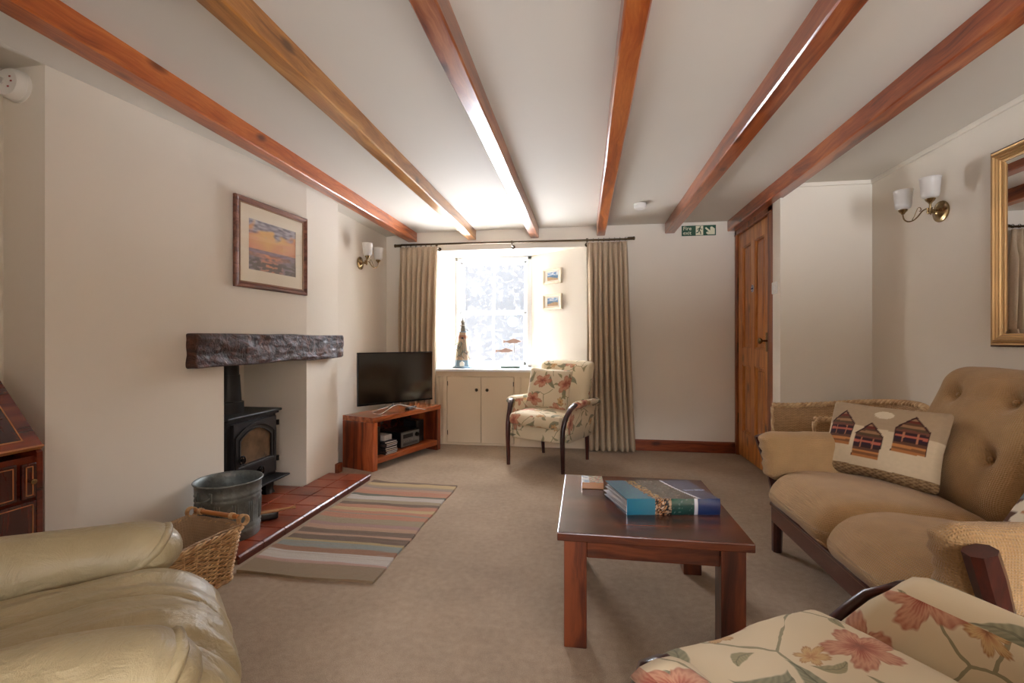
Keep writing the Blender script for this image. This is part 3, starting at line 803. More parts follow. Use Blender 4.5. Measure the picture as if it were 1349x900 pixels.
# back cushions, tufted
btn = [(.135, .16), (-.135, .16), (.135, -.07), (-.135, -.07)]
for yc, sd in ((.285, 2.0), (-.285, 8.0)):
    bm = B(); W, H, T = .285, .305, .085
    soft(bm, (0, 0, 0), (T, W, H), (.08, .10, .10), (10, 40, 40), (.035, 0, 0), wr=.004, wsc=6, seed=sd)
    for v in bm.verts:
        p = v.co
        if p.x < 0:
            d = 0
            for by, bz in btn:
                r = math.hypot(p.y-by, p.z-bz); d = max(d, math.exp(-(r/.035)**2)*.055+math.exp(-(r/.10)**2)*.016)
            for bz in (.16,):
                if abs(p.y) < .135: d = max(d, math.exp(-((p.z-bz)/.012)**2)*.018)
            for by in (.135, -.135):
                if -.07 < p.z < .16: d = max(d, math.exp(-((p.y-by)/.010)**2)*.012)
            # creases that run from the top buttons to the edge
            if abs(p.y) > .135 and abs(p.y) < .26: d = max(d, math.exp(-((p.z-.16)/.012)**2)*.012*(1-(abs(p.y)-.135)/.13))
            if p.z > .16: 
                for by in (.135, -.135): d = max(d, math.exp(-((p.y-by-(p.z-.16)*.25*(1 if by > 0 else -1))/.014)**2)*.010*max(0, 1-(p.z-.16)/.10))
            p.x += d
    q = Matrix.Translation((Xs(1.605), yc, .648)) @ Matrix.Rotation(R(21), 4, 'Y')
    for v in bm.verts: v.co = q @ v.co
    bc = obj('back_cushion', bm, SF, so, True)
    for by, bz in btn:
        bm = B(); lathe(bm, [(0, .008), (.007, .007), (.011, .002), (.011, -.004), (0, -.006)], 14, q @ Matrix.Translation((-.062, by, bz)) @ Matrix.Rotation(-PI/2, 4, 'Y')); obj('button', bm, SF, bc, True)
bm = B()
for s in (-.43, 0, .43): strip(bm, [(Xs(1.60), s, .24), (Xs(1.68), s, .55), (Xs(1.83), s, .86)], (0, 1, 0), .04, .022, .3)
bx(bm, Xs(1.80), Xs(1.825), -.45, .45, .80, .86, .005); bx(bm, Xs(1.60), Xs(1.63), -.6, .6, .26, .31, .005)
obj('back_frame', bm, M['mahog_rail'], so)
bm = B(); bx(bm, Xs(.955), Xs(1.60), -.60, .60, .235, .262, .008); obj('seat_deck', bm, SF, so)

# beach hut cushion: pattern printed on the cloth
def hutpaint(co):
    u, v = co.x/.44+.5, co.z/.33+.5
    n = noise.noise(Vector((u*30, v*30, 1)))
    sky = S(166, 142, 112); sand = S(202, 182, 150)
    c = sky if v > .62+.03*math.sin(u*3+1) else sand
    if v < .11: c = S(150, 122, 84) if (math.sin(u*90+math.sin(v*160)*2) > -.2) else S(112, 84, 54)
    if ((u-.53)/.085)**2+((v-.84)/.055)**2 < 1: c = S(210, 194, 164)
    for hx, hy, w, h in ((.175, .36, .225, .50), (.45, .22, .235, .50), (.785, .38, .245, .50)):
        x = (u-hx)/(w/2); y = (v-hy)/h
        roof = .66+.34*(1-abs(x))
        if abs(x) < 1.06 and 0 <= y < roof:
            c = S(112, 66, 34)
            k = int(y*15)
            c = [S(166, 104, 52), S(120, 76, 40), S(184, 118, 62), S(96, 58, 36), S(52, 26, 24), S(46, 22, 34), S(178, 92, 70), S(50, 24, 26), S(110, 62, 44), S(84, 62, 38), S(150, 110, 74), S(92, 60, 36), S(104, 42, 26), S(150, 112, 80), S(88, 30, 24), S(88, 30, 24)][min(15, k)]
            if abs(abs(x)-.45) < .05 and 4 <= k <= 7: c = S(176, 112, 80)
            if y > roof-.06 or abs(x) > 1: c = S(60, 24, 18)
    if (c[0]+c[1]) and abs(n) > 0: c = tuple(min(1, k*(1+.06*n)) for k in c[:3])+(1,)
    return c
d = Vector((1.36-1.127, 2.06-2.43)); a = math.atan2(d.y, d.x)
cushion('cushion', 'cushion with three striped beach huts leaning against the far arm of the sofa', .45, .335, .13, attr_mat('hut_cloth', .9, bumpy=.4),
        (1.305, 2.295, .600), (R(-24), 0, a+R(2)), seg=(130, 100, 8), paintfn=lambda co: hutpaint(co))
def patch2(co):
    k = int((co.x+1)*16+math.sin(co.z*40)*.6) % 5; j = int((co.z+1)*22) % 3
    return [S(226, 214, 190), S(176, 104, 52), S(120, 128, 130), S(226, 214, 190), S(92, 60, 40)][(k+j) % 5]
cushion('cushion', 'white cushion with orange and grey blocks at the near end of the sofa', .40, .36, .12, attr_mat('block_cloth', .9, bumpy=.4),
        (1.375, 1.46, .595), (R(-34), 0, R(-86)), seg=(60, 50, 8), paintfn=patch2)

# ------------------------------------------------------------------ leather recliner
def mk_leather():
    t = NT('cream_leather'); v = t.coord()
    vo = t.n('ShaderNodeTexVoronoi', {'Vector': v, 'Scale': 420.0}, feature='DISTANCE_TO_EDGE').outputs['Distance']
    cr = t.noise(v, 9, 5, .6, 1.8); fi = t.noise(v, 40, 3, .6)
    col = t.ramp(t.noise(v, 4, 3), [(.3, S(150, 134, 100)), (.7, S(174, 158, 122))])
    h = t.math('ADD', t.math('MULTIPLY', vo, .04), t.math('ADD', t.math('MULTIPLY', cr, .8), t.math('MULTIPLY', fi, .12)))
    cz = t.noise(t.n('ShaderNodeMapping', {0: v, 'Scale': (38, 7, 14)}).outputs[0], 1, 4, .6, .8)
    h = t.math('ADD', h, t.math('MULTIPLY', cz, .16))
    t.bsdf(col, .42, t.bump(h, .6, .018), spec=.5, coat=.1, coat_rough=.3); return t.m
LE = mk_leather()
LW = plain('leather_seam', S(168, 152, 110), .5)
rc = thing('recliner', 'cream leather recliner armchair in the near left corner of the view', 'armchair', (-1.062, .588, 0), R(135))
# local frame: -y is the front; +x is the side towards the camera after turning by 135 degrees
def side_arm(s):
    bm = B()
    def f(p):
        u = (p.y+.33)/.66
        tp = 1-.30*max(0, .35-u)/.35*(1 if p.z < 0 else .4)        # the pad thins towards its front end
        return Vector((p.x*(1-.12*max(0, .25-u)/.25)+.012*math.sin(u*5)-s*.02*(p.z/.06)*0, p.y, p.z*tp+.015*math.sin(u*PI)-.010*u+s*0))
    soft(bm, (s*.300, -.02-.02*(s < 0), .527+.022*(s < 0)), (.088, .33, .068), (.080, .060, .062), (18, 50, 12), (.0, .01, .016), fn=f, wr=.010, wsc=6, seed=3+s)
    bmesh.ops.recalc_face_normals(bm, faces=bm.faces); bvh = BVHTree.FromBMesh(bm)
    o = obj('arm', bm, LE, rc, True)
    bm = B()   # wide welt that runs along the lower edge and round the front of the pad
    half = [(.092, .22, .462), (.093, .12, .466), (.092, .02, .470), (.091, -.08, .474), (.089, -.16, .482), (.086, -.22, .496), (.080, -.275, .520), (.069, -.312, .550), (.050, -.333, .577), (.026, -.343, .590)]
    dy, dz = -.02*(s < 0), .022*(s < 0)
    pts = [(s*.300-a, b+dy, c+dz) for a, b, c in half]+[(s*.300, -.345+dy, .594+dz)]+[(s*.300+a, b+dy, c+dz) for a, b, c in half[::-1]]
    pts = [(lambda h: h[0]-h[1]*.002)(bvh.find_nearest(Vector(p))) for p in pts]
    tube(bm, pts, .010, 8); obj('piping', bm, LE, o, True)
    bm = B()   # curved metal arm support
    strip(bm, [(s*.29, -.24, .47), (s*.29, -.30, .40), (s*.29, -.31, .30), (s*.29, -.25, .19), (s*.29, -.10, .12), (s*.29, .10, .10), (s*.29, .25, .14), (s*.29, .30, .26), (s*.29, .27, .46)], (1, 0, 0), .03, .014, .5)
    obj('arm_support', bm, M['blackmetal'], rc, True, 50)
for s in (-1, 1): side_arm(s)
bm = B()
def seatf(p):
    u = (p.y+.36)/.72
    fr = max(0, 1-u/.35)
    z = p.z-.045*u-.055*fr**2
    z += -.013*(math.exp(-((p.x-.045)/.006)**2)+.5*math.exp(-((p.x-.062)/.006)**2))*(p.z > 0)          # lengthwise seams
    z += (.012*noise.noise(Vector((p.x*4, p.y*2.2, 1.7)))+.007*noise.noise(Vector((p.x*16, p.y*3, .7))))*(p.z > 0)
    y = p.y+.012*noise.noise(Vector((p.x*34, p.z*5, 2)))*min(1, fr*2)
    z += .010*noise.noise(Vector((p.x*34, p.y*5, 9)))*min(1, fr*2)*(p.z > 0)
    z += -.010*math.exp(-((p.x+.12-.05*u)/.006)**2)*(p.z > 0)*0
    return Vector((p.x, y, z))
soft(bm, (0, -.08, .448), (.232, .355, .098), (.06, .12, .09), (110, 90, 18), (0, .015, .022), fn=seatf, wr=.007, wsc=9)
sc_ = obj('seat_cushion', bm, LE, rc, True)
bm = B(); pts = [(.02+.004*math.sin(i), -.40+.62*i/30, .548-.055*((.23+-.0+.62*i/30-.27)/.72)-(.085*max(0, 1-(i/30*.62+-.04)/.25)**2)) for i in range(31)]
bm2 = B()
soft(bm, (0, -.08, .265), (.25, .335, .095), (.07, .08, .06), (24, 30, 10), (0, .02, .0), wr=.006, wsc=6, seed=9)
bm2.free(); obj('seat_base', bm, LE, rc, True)
bm = B()
soft(bm, (0, .33, .72), (.27, .085, .36), (.10, .08, .12), (26, 10, 34), (0, .03, 0), fn=lambda p: Vector((p.x*(1-.10*max(0, p.z)), p.y+.30*(p.z+.36)*.6+.018*math.sin(p.z*20), p.z)), wr=.008, wsc=5, seed=12)
obj('backrest', bm, LE, rc, True)
bm = B()
lathe(bm, [(0, 0), (.27, 0), (.28, .012), (.27, .03), (.05, .05), (.04, .06), (.04, .20), (0, .20)], 40); obj('base', bm, M['blackmetal'], rc, True, 40)

# ------------------------------------------------------------------ coffee table
ct = thing('coffee_table', 'square dark stained hardwood coffee table in the middle of the carpet', 'table', (.2275, 1.9475, 0))
bm = B()
bx(bm, -.3175, .3175, -.352, .352, .370, .400, .004); obj('tabletop', bm, M['table'], ct)
for sx in (-1, 1):
    for sy in (-1, 1):
        bm = B(); cx, cy = sx*.256, (-.297 if sy < 0 else .285); bx(bm, cx-.039, cx+.039, cy-.039, cy+.039, 0, .370, .004); obj('leg', bm, M['table_leg'], ct)
for y in (-.297, .285):
    bm = B(); bx(bm, -.217, .217, y-.022, y+.022, .305, .370, .002); obj('apron', bm, M['table'], ct)
for x in (-.256, .256):
    bm = B(); bx(bm, x-.022, x+.022, -.258, .246, .305, .370, .002); obj('apron', bm, M['table'], ct)
# fat glossy folder
def fold(co):
    x = co.x/.355; return x
ft = thing('ring_binder', 'thick glossy folder with blue harbour photographs lying on the coffee table', 'folder', (.159, 1.792, .4005), R(9))
def coverpaint(top):
    def f(co):
        u = co.x/.35; v = (co.y/.225) if top else co.z/.06
        s = u-(.10*v if top else 0)
        n = noise.noise(Vector((u*40, v*(18 if top else 8), 2)))
        if top:  # top print greyed to carry the reflection on its gloss
            ed = .30-.18*v+.04*n; ln = .80-.34*v+.10*v*v
            if u < ed: c = S(78+20*v, 132+10*n, 152)
            elif u < ed+.10: c = S(170, 140, 96) if n > 0 else S(120, 104, 84)
            elif u < ln-.012: c = S(100+50*(n > .35), 98+40*(n > .35), 90+40*(n > .35))
            elif u < ln+.012: c = S(220, 222, 226)
            else: c = S(66, 78, 112)
            if u > ln+.05 and abs(v-.45-(u-.8)*.1) < .03 and n > -.2: c = S(170, 176, 196)
            return c
        if u < .30: return S(24+70*u*2, 112+60*u, 140+30*u)
        if u < .42: return [S(30, 22, 22), S(196, 140, 88), S(120, 90, 70), S(214, 190, 160)][int(abs(n)*9) % 4]
        if u < .48: return S(170, 140, 110) if n > 0 else S(26, 34, 36)
        if u < .725: return S(12, 58+20*v, 58) if n < .42 else S(70, 110, 104)
        if u < .755: return S(214, 220, 228)
        return S(18, 48, 104)
    return f
GL = attr_mat('glossy_print', .18, coat=.6)
bm = B(); bmesh.ops.create_grid(bm, x_segments=110, y_segments=60, size=.5)
for v in bm.verts: x, y = v.co.x+.5, v.co.y+.5; v.co = Vector((x*.35-.035*y*1.0+.0, y*.225, .0585+.004*y))
r_ = bmesh.ops.extrude_face_region(bm, geom=bm.faces[:]); [setattr(v, 'co', v.co-Vector((0, 0, .0025))) for v in r_['geom'] if isinstance(v, bmesh.types.BMVert)]
obj('front_cover', bm, GL, ft, paintfn=coverpaint(True))
bm = B(); bmesh.ops.create_grid(bm, x_segments=110, y_segments=16, size=.5)
for v in bm.verts: x, z = v.co.x+.5, v.co.y+.5; v.co = Vector((x*.35, -.004*math.sin(z*PI), z*.0605))
r_ = bmesh.ops.extrude_face_region(bm, geom=bm.faces[:]); [setattr(v, 'co', v.co+Vector((0, .003, 0))) for v in r_['geom'] if isinstance(v, bmesh.types.BMVert)]
obj('spine', bm, GL, ft, paintfn=coverpaint(False))
bm = B(); prism(bm, [(0, .0), (.35, 0), (.315, .225), (-.035, .225)], 0, .003); obj('rear_cover', bm, plain('cover_grey', S(90, 100, 118), .3), ft)
bm = B()
for k in range(12):
    z = .005+k*.0042; o_ = .004*math.sin(k*2.1)+(.012 if k % 4 == 0 else 0)
    prism(bm, [(.008-o_*.3, .008), (.34, .008), (.30, .215+o_*.4), (-.027-o_, .215+o_*.4)], z, z+.0030)
obj('pages', bm, plain('paper', S(206, 204, 206), .6), ft)
# little coaster box / game
def boxpaint(co):
    n = noise.noise(Vector((co.x*60, co.y*60, 3))); 
    if co.z < .0285: return S(176, 122, 74) if n > -.2 else S(120, 90, 60)
    if co.x < -.015: return S(150, 176, 200) if n > 0 else S(226, 226, 226)
    return [S(196, 120, 110), S(126, 160, 140), S(206, 180, 130), S(222, 206, 190), S(150, 150, 120)][int((n+1)*6) % 5]
bm = B(); soft(bm, (0, 0, .015), (.047, .052, .015), .003, (30, 34, 8)); o = obj('card_box', bm, attr_mat('box_print', .35, .2), smooth=False, paintfn=boxpaint)
o.location = (.038, 2.135, .4005); o.rotation_euler = (0, 0, R(2)); tag(o, 'small picture-topped card box at the far left of the coffee table', 'box')

# ------------------------------------------------------------------ striped rug
rug = B(); nx_, ny_ = 60, 130; top = []
RX0, RX1, RY0, RY1 = -1.555, -.90, 1.90, 3.275
def rz(u, v): return .012+.004*math.exp(-((u)/.10)**2)*(1+math.sin(v*17))+.0015*noise.noise(Vector((u*6, v*9, 0)))
def rxy(u, v):
    x = RX0+(RX1-RX0)*u; y = RY0+(RY1-RY0)*v + .035*(math.exp(-(u/.16)**2))*v - .03*u*0
    return x+.004*math.sin(v*23), y+.006*math.sin(u*9+v*3)
for lay in (0, 1):
    top.append([[rug.verts.new((*rxy(i/nx_, j/ny_), rz(i/nx_, j/ny_) if lay else .001)) for j in range(ny_+1)] for i in range(nx_+1)])
for i in range(nx_):
    for j in range(ny_):
        rug.faces.new((top[1][i][j], top[1][i+1][j], top[1][i+1][j+1], top[1][i][j+1]))
        rug.faces.new((top[0][i][j], top[0][i][j+1], top[0][i+1][j+1], top[0][i+1][j]))
for j in range(ny_):
    for i in (0, nx_): rug.faces.new((top[0][i][j], top[0][i][j+1], top[1][i][j+1], top[1][i][j]))
for i in range(nx_):
    for j in (0, ny_): rug.faces.new((top[0][i][j], top[0][i+1][j], top[1][i+1][j], top[1][i][j]))
def mk_rug():
    t = NT('striped_wool'); v = t.coord()
    x = t.n('ShaderNodeSeparateXYZ', {0: v})
    wv = t.math('MULTIPLY', t.math('SUBTRACT', t.noise(t.coord('Object', (1.6, 9, 1)), 2, 3), .5), .035)
    f = t.math('DIVIDE', t.math('SUBTRACT', t.math('ADD', x.outputs[1], wv), RY0), RY1-RY0)
    O, PK, PB_, RU, TE, YE, DK, TN, GO, SA, CR, DT = S(140, 122, 92), S(190, 150, 136), S(206, 200, 190), S(150, 98, 68), S(128, 148, 142), S(182, 160, 104), S(88, 68, 54), S(192, 150, 122), S(160, 146, 116), S(196, 128, 96), S(206, 178, 124), S(44, 84, 78)
    st = [(0, O), (.085, PK), (.10, PB_), (.165, RU), (.205, TE), (.245, YE), (.265, DK), (.305, TN), (.325, DK), (.365, TN), (.40, S(168, 130, 124)), (.43, GO), (.485, SA), (.53, S(150, 140, 120)), (.545, SA), (.575, CR), (.61, SA), (.65, DK), (.68, GO), (.715, PB_), (.77, DT), (.795, SA), (.85, TN), (.885, S(150, 132, 122)), (.905, GO), (.93, CR), (.975, DK)]
    fn2 = t.noise(t.coord('Object', (1.2, 70, 1)), 1, 4, .6)
    col = t.ramp(t.math('ADD', f, t.math('MULTIPLY', t.math('SUBTRACT', fn2, .5), .030)), st, 'CONSTANT')
    col = t.mix(t.ramp(fn2, [(.48, (0, 0, 0, 1)), (.62, (.38, .38, .38, 1))]), col, S(150, 118, 88))
    col = t.mix(.12, col, S(170, 130, 96))
    n = t.noise(t.coord('Object', (60, 300, 60)), 1.5, 4, .7); m2 = t.noise(v, 30, 3)
    col = t.mix(t.math('MULTIPLY', n, .45), col, S(110, 88, 68))
    t.bsdf(col, .95, t.bump(t.math('ADD', n, m2), .8, .006), spec=.1, sheen=.2); return t.m
tag(obj('rug', rug, mk_rug(), smooth=True, angle=50), 'multicoloured striped rug lying along the tiled hearth', 'rug')
# ------------------------------------------------------------------ television stand and television
ts = thing('television_stand', 'low open fronted wooden television stand standing askew in the left corner', 'tv stand', (-1.667, 3.531, 0), R(71.2))
# local: +x runs along the front edge away from the camera, +y goes back to the corner
W_, D_, H_ = .907, .345, .435
bm = B(); bx(bm, 0, W_, 0, D_, H_-.042, H_, .004); obj('top', bm, wood('stand_top_acacia', S(110, 48, 22), S(180, 96, 50), S(212, 136, 84), 'x', 15, .22, .4, False, seed=21), ts)
for x in (0, W_-.055):
    bm = B(); bx(bm, x, x+.055, .006, D_, 0, H_-.042, .004)
    obj('side_panel', bm, M['stand_side'], ts)
bm = B(); bx(bm, .055, W_-.055, .004, D_, .055, .10, .003); obj('shelf', bm, M['table'] if False else wood('stand_shelf_acacia', S(86, 30, 12), S(150, 70, 30), S(184, 102, 54), 'x', 15, .3, .3, False, seed=22), ts)
bm = B(); bx(bm, .055, W_-.055, D_-.012, D_, .10, H_-.042); obj('back_panel', bm, M['mahog_rail'], ts)
def tsw(x, y, z): c, s_ = math.cos(R(71.2)), math.sin(R(71.2)); return (-1.667+x*c-y*s_, 3.531+x*s_+y*c, z)
# things on the shelf
zsh = .1005
sp = obj('speaker', (lambda bm: (bx(bm, -.045, .045, -.10, .10, 0, .235, .006), bm)[1])(B()), M['black'])
sp.location = tsw(.11, .17, zsh); sp.rotation_euler = (0, 0, R(71.2)); tag(sp, 'tall black box speaker at the near end of the television stand shelf', 'speaker')
cases = []
zz = zsh
for k in range(7):
    th_ = .0145 if k != 3 else .022
    bm = B(); w_ = .0675; bx(bm, -w_, w_, -.095, .095, 0, th_-.0008, .0012)
    o = obj('disc_case', bm, plain('case_%d' % k, (S(24, 24, 26), S(60, 44, 40), S(28, 30, 34))[k % 3], .3), None)
    d = B(); bx(d, -w_+.001, w_-.001, -.0958, -.0945, .0030, .0085); obj('spine_label', d, plain('case_label_%d' % k, (S(214, 208, 200), S(196, 196, 196), S(206, 192, 170))[k % 3], .5), o)
    o.location = tsw(.235+.003*math.sin(k*3), .115+.004*math.cos(k*2), zz); o.rotation_euler = (0, 0, R(71.2+2.5*math.sin(k*1.9))); zz += th_
    tag(o, 'disc case in the stack beside the stereo, ' + ['lowest of the stack', 'second from the bottom', 'third from the bottom', 'thicker one in the middle of the stack', 'third from the top', 'second from the top', 'topmost of the stack'][k], 'disc case', 'disc cases stacked on the television stand shelf')
bm = B(); bx(bm, -.0455, .0455, -.06, .06, 0, .045, .002)
for k in range(3): bx(bm, -.036+k*.027, -.020+k*.027, -.0625, -.06, .006, .040, .001)
o = obj('cassette_box', bm, plain('pale_box', S(184, 176, 168), .5)); o.location = tsw(.235, .12, zz); o.rotation_euler = (0, 0, R(73)); tag(o, 'small pale box on top of the stacked disc cases', 'box')
st = thing('stereo', 'compact silver fronted stereo on the television stand shelf', 'stereo', tsw(.52, .16, zsh), R(71.2))
bm = B(); bx(bm, -.125, .125, -.10, .15, .004, .145, .005); obj('body', bm, M['black'], st)
bm = B(); bx(bm, -.123, .123, -.106, -.10, .012, .135, .003); fp = obj('front_panel', bm, plain('silver_grey', S(120, 118, 116), .35, metal=.5), st)
bm = B(); bx(bm, -.10, .03, -.109, -.105, .085, .120, .001); obj('display', bm, M['black'], fp)
bm = B(); lathe(bm, [(.0, .016), (.018, .016), (.020, 0), (0, 0)], 24, Matrix.Translation((.082, -.106, .098)) @ Matrix.Rotation(PI/2, 4, 'X')); obj('dial', bm, M['blackmetal'], fp, True, 40)
for k in range(5):
    bm = B(); bx(bm, -.095+k*.026, -.077+k*.026, -.1095, -.105, .055, .066, .001); obj('button', bm, M['steel'], fp)
bm = B(); bx(bm, -.10, .10, -.1075, -.105, .022, .044, .001); obj('disc_tray', bm, plain('tray_dark', S(60, 58, 56), .35), fp)
o = obj('speaker', (lambda bm: (bx(bm, -.055, .055, -.08, .08, 0, .20, .006), bm)[1])(B()), M['black'])
o.location = tsw(.74, .20, zsh); o.rotation_euler = (0, 0, R(71.2)); tag(o, 'squat black box right of the silver stereo inside the television stand', 'speaker')

TVA = math.atan2(.566, .452)
tv = thing('television', 'black flat screen television on splayed chrome feet', 'television', (-1.624, 3.903, .4355), TVA)
HW, z0, z1 = .3625, .075, .522
bm = B(); bx(bm, -HW, HW, -.008, .014, z0, z1, .003); bx(bm, -.25, .25, .012, .042, z0+.03, z0+.26, .01); obj('case', bm, M['black'], tv)
def mk_screen():
    t = NT('dark_screen'); t.bsdf(S(14, 12, 12), .12, spec=1.0, coat=1.0, coat_rough=.10); return t.m
bm = B(); bx(bm, -HW+.010, HW-.010, -.0095, -.0078, z0+.018, z1-.010); obj('screen', bm, mk_screen(), tv)
bm = B(); bx(bm, -HW+.002, HW-.002, -.0105, -.0078, z0+.002, z0+.014, .001); obj('bezel_trim', bm, M['blackmetal'], tv)
bm = B()
for s in (-1, 1):
    strip(bm, [(0, .012, .062), (s*.05, -.010, .054), (s*.16, -.075, .020), (s*.225, -.105, .004)], (0, 1, .0), [.03, .026, .020, .018], [.008, .008, .007, .005], .4)
    strip(bm, [(0, .020, .058), (s*.05, .030, .050), (s*.13, .070, .022), (s*.18, .095, .004)], (0, 1, .0), [.03, .024, .018, .016], [.008, .008, .007, .005], .4)
bx(bm, -.035, .035, .0, .03, .05, .09, .004); obj('foot_stand', bm, M['chrome'], tv, True, 50)
rm = thing('remote_control', 'slim black remote control lying in front of the television foot', 'remote control', tsw(.55, .075, H_+.0005), R(71.2+16))
bm = B(); soft(bm, (0, 0, .009), (.085, .022, .009), .008, (20, 10, 6)); obj('body', bm, M['black'], rm, True)
bm = B()
for k in range(8):
    for j in (-1, 0, 1): bx(bm, -.062+k*.016, -.053+k*.016, j*.012-.004, j*.012+.004, .017, .0188, .0008)
obj('keys', bm, plain('key_grey', S(88, 88, 90), .5), rm)

# ------------------------------------------------------------------ stove
sv = thing('wood_stove', 'black cast iron wood burning stove in the fireplace opening', 'stove', (-2.045, 2.655, .0405))
# local: +x out into the room, y along the wall
I = M['iron']
bm = B(); bx(bm, -.33, -.012, -.222, .222, .115, .545, .006); bx(bm, -.325, -.018, -.214, .214, .0955, .13, .004); obj('body', bm, I, sv)
bm = B(); bx(bm, -.345, .020, -.245, .245, .545, .562, .006); bx(bm, -.335, .006, -.232, .232, .530, .546, .004); obj('top_plate', bm, I, sv)
for x in (-.29, -.045):
    for y in (-.18, .18):
        bm = B(); strip(bm, [(x, y, 0), (x, y, .02), (x, y, .10)], (0, 1, 0), [.085, .07, .08], [.075, .05, .06], .3); obj('leg', bm, I, sv, True, 40)
bm = B()
# arched door frame
def arch(ya, yb, za, zs, rise, n=14):
    pts = [(ya, za)]
    for k in range(n+1):
        u = k/n; pts.append((ya+(yb-ya)*u, zs+rise*math.sin(PI*u)**.8))
    pts.append((yb, za)); return pts
def plate(bm, outer, inner, x0, x1):
    o0 = [bm.verts.new((x0, *p)) for p in outer]; o1 = [bm.verts.new((x1, *p)) for p in outer]
    i0 = [bm.verts.new((x0, *p)) for p in inner]; i1 = [bm.verts.new((x1, *p)) for p in inner]
    n = len(outer)
    for k in range(n):
        m = (k+1) % n
        for f in ((o0[k], o0[m], o1[m], o1[k]), (i0[k], i1[k], i1[m], i0[m]), (o1[k], o1[m], i1[m], i1[k]), (o0[k], i0[k], i0[m], o0[m])): bm.faces.new(f)
n_ = 14
outer = [(-.190, .150)]+[(-.190+.385*k/n_, .515) for k in range(n_+1)]+[(.195, .150)]
inner = arch(-.135, .140, .262, .405, .062, n_)
plate(bm, outer, inner, -.012, .010)
o2 = arch(-.180, .185, .235, .435, .070, n_); plate(bm, o2, arch(-.160, .165, .245, .425, .066, n_), .008, .018)
plate(bm, arch(-.148, .153, .252, .410, .064, n_), inner, .008, .015)
bx(bm, -.012, .016, -.165, .17, .236, .256, .003)
door_ = obj('door', bm, M['iron_hi'], sv)
def mk_stglass():
    t = NT('smoked_stove_glass'); v = t.coord('Object')
    c = t.ramp(t.noise(v, 7, 4, .6), [(.3, S(66, 46, 30)), (.7, S(112, 84, 58))])
    t.bsdf(c, .16, spec=.6, coat=.4); return t.m
bm = B(); pts = arch(-.137, .142, .26, .407, .062, n_); 
a_ = [bm.verts.new((.000, *p)) for p in pts]; b_ = [bm.verts.new((.004, *p)) for p in pts]; bm.faces.new(a_); bm.faces.new(b_[::-1])
for k in range(len(pts)): m_ = (k+1) % len(pts); bm.faces.new((a_[k], a_[m_], b_[m_], b_[k]))
obj('glass', bm, mk_stglass(), door_)
def knob_at(y, z, r, par):
    bm = B(); Mx = Matrix.Translation((.012, y, z)) @ Matrix.Rotation(PI/2, 4, 'Y')
    lathe(bm, [(0, 0), (.008, 0), (.008, .02), (r*.45, .022), (r*.45, .030), (0, .032)], 20, Mx)
    tube(bm, [Mx @ Vector((r*math.cos(q), r*math.sin(q), .024)) for q in [2*PI*i/24 for i in range(24)]], r*.2, 8, closed=True)
    for q in range(4): tube(bm, [Mx @ Vector((0, 0, .026)), Mx @ Vector((r*math.cos(q*PI/2), r*math.sin(q*PI/2), .024))], r*.11, 6)
    return bm
obj('handle', knob_at(-.150, .300, .024, None), M['blackmetal'], door_, True, 40)
bm = B(); bx(bm, -.012, .006, -.165, .172, .158, .228, .003); bx(bm, .004, .010, -.155, .160, .165, .171, .002); bx(bm, .004, .010, -.155, .160, .214, .220, .002); lp = obj('lower_door', bm, M['iron_hi'], door_)
obj('air_control', knob_at(.012, .196, .026, None), M['blackmetal'], sv, True, 40)
bm = B(); bx(bm, -.02, .085, -.215, .235, .112, .124, .004); bx(bm, -.02, .06, -.20, .215, .10, .113, .003); obj('ash_lip', bm, I, sv)
for z in (.210, .450):
    bm = B(); tube(bm, [(.004, .214, z), (.004, .214, z+.034)], .012, 12); bx(bm, -.012, .004, .19, .222, z+.004, z+.030, .002); obj('hinge', bm, M['blackmetal'], sv, True, 40)
bm = B(); rings = []
for z, w in ((.562, .085), (.63, .085), (.635, .072), (.80, .062), (.80, .058), (.955, .057)):
    rings.append([(-.165+w*math.cos(q), -.02+w*math.sin(q), z) for q in [2*PI*i/24 for i in range(24)]])
loft(bm, rings); obj('flue_pipe', bm, I, sv, True, 30)
# metal bucket
def mk_galv():
    t = NT('galvanised_steel'); v = t.coord()
    vo = t.n('ShaderNodeTexVoronoi', {'Vector': v, 'Scale': 55.0}).outputs['Color']
    vc = t.n('ShaderNodeSeparateColor', {0: vo}).outputs[0]
    f = t.math('ADD', t.math('MULTIPLY', vc, .35), t.math('MULTIPLY', t.noise(v, 9, 4), .65))
    col = t.ramp(f, [(.25, S(98, 102, 98)), (.8, S(128, 132, 128))])
    t.bsdf(col, .50, None, metal=.45); return t.m
GV = mk_galv()
bk = thing('bucket', 'round galvanised metal bucket standing on the hearth beside the stove', 'bucket', (-1.838, 2.192, .0405), R(20))
bm = B()
outp = [(0, .004), (.140, .004), (.142, 0), (.145, .004), (.146, .040), (.149, .046), (.146, .052), (.147, .060), (.150, .066), (.147, .072), (.150, .20), (.153, .206), (.150, .212), (.151, .222), (.154, .228), (.151, .234), (.154, .285)]
rim = [(.160, .284), (.162, .289), (.158, .293), (.153, .290)]
inn = [(.150, .26), (.146, .10), (.141, .012), (0, .010)]
lathe(bm, outp+rim+inn, 64)
for v in bm.verts:
    rr = math.hypot(v.co.x, v.co.y)
    if rr > .14 and .085 < v.co.z < .20: pass
obj('body', bm, GV, bk, True)
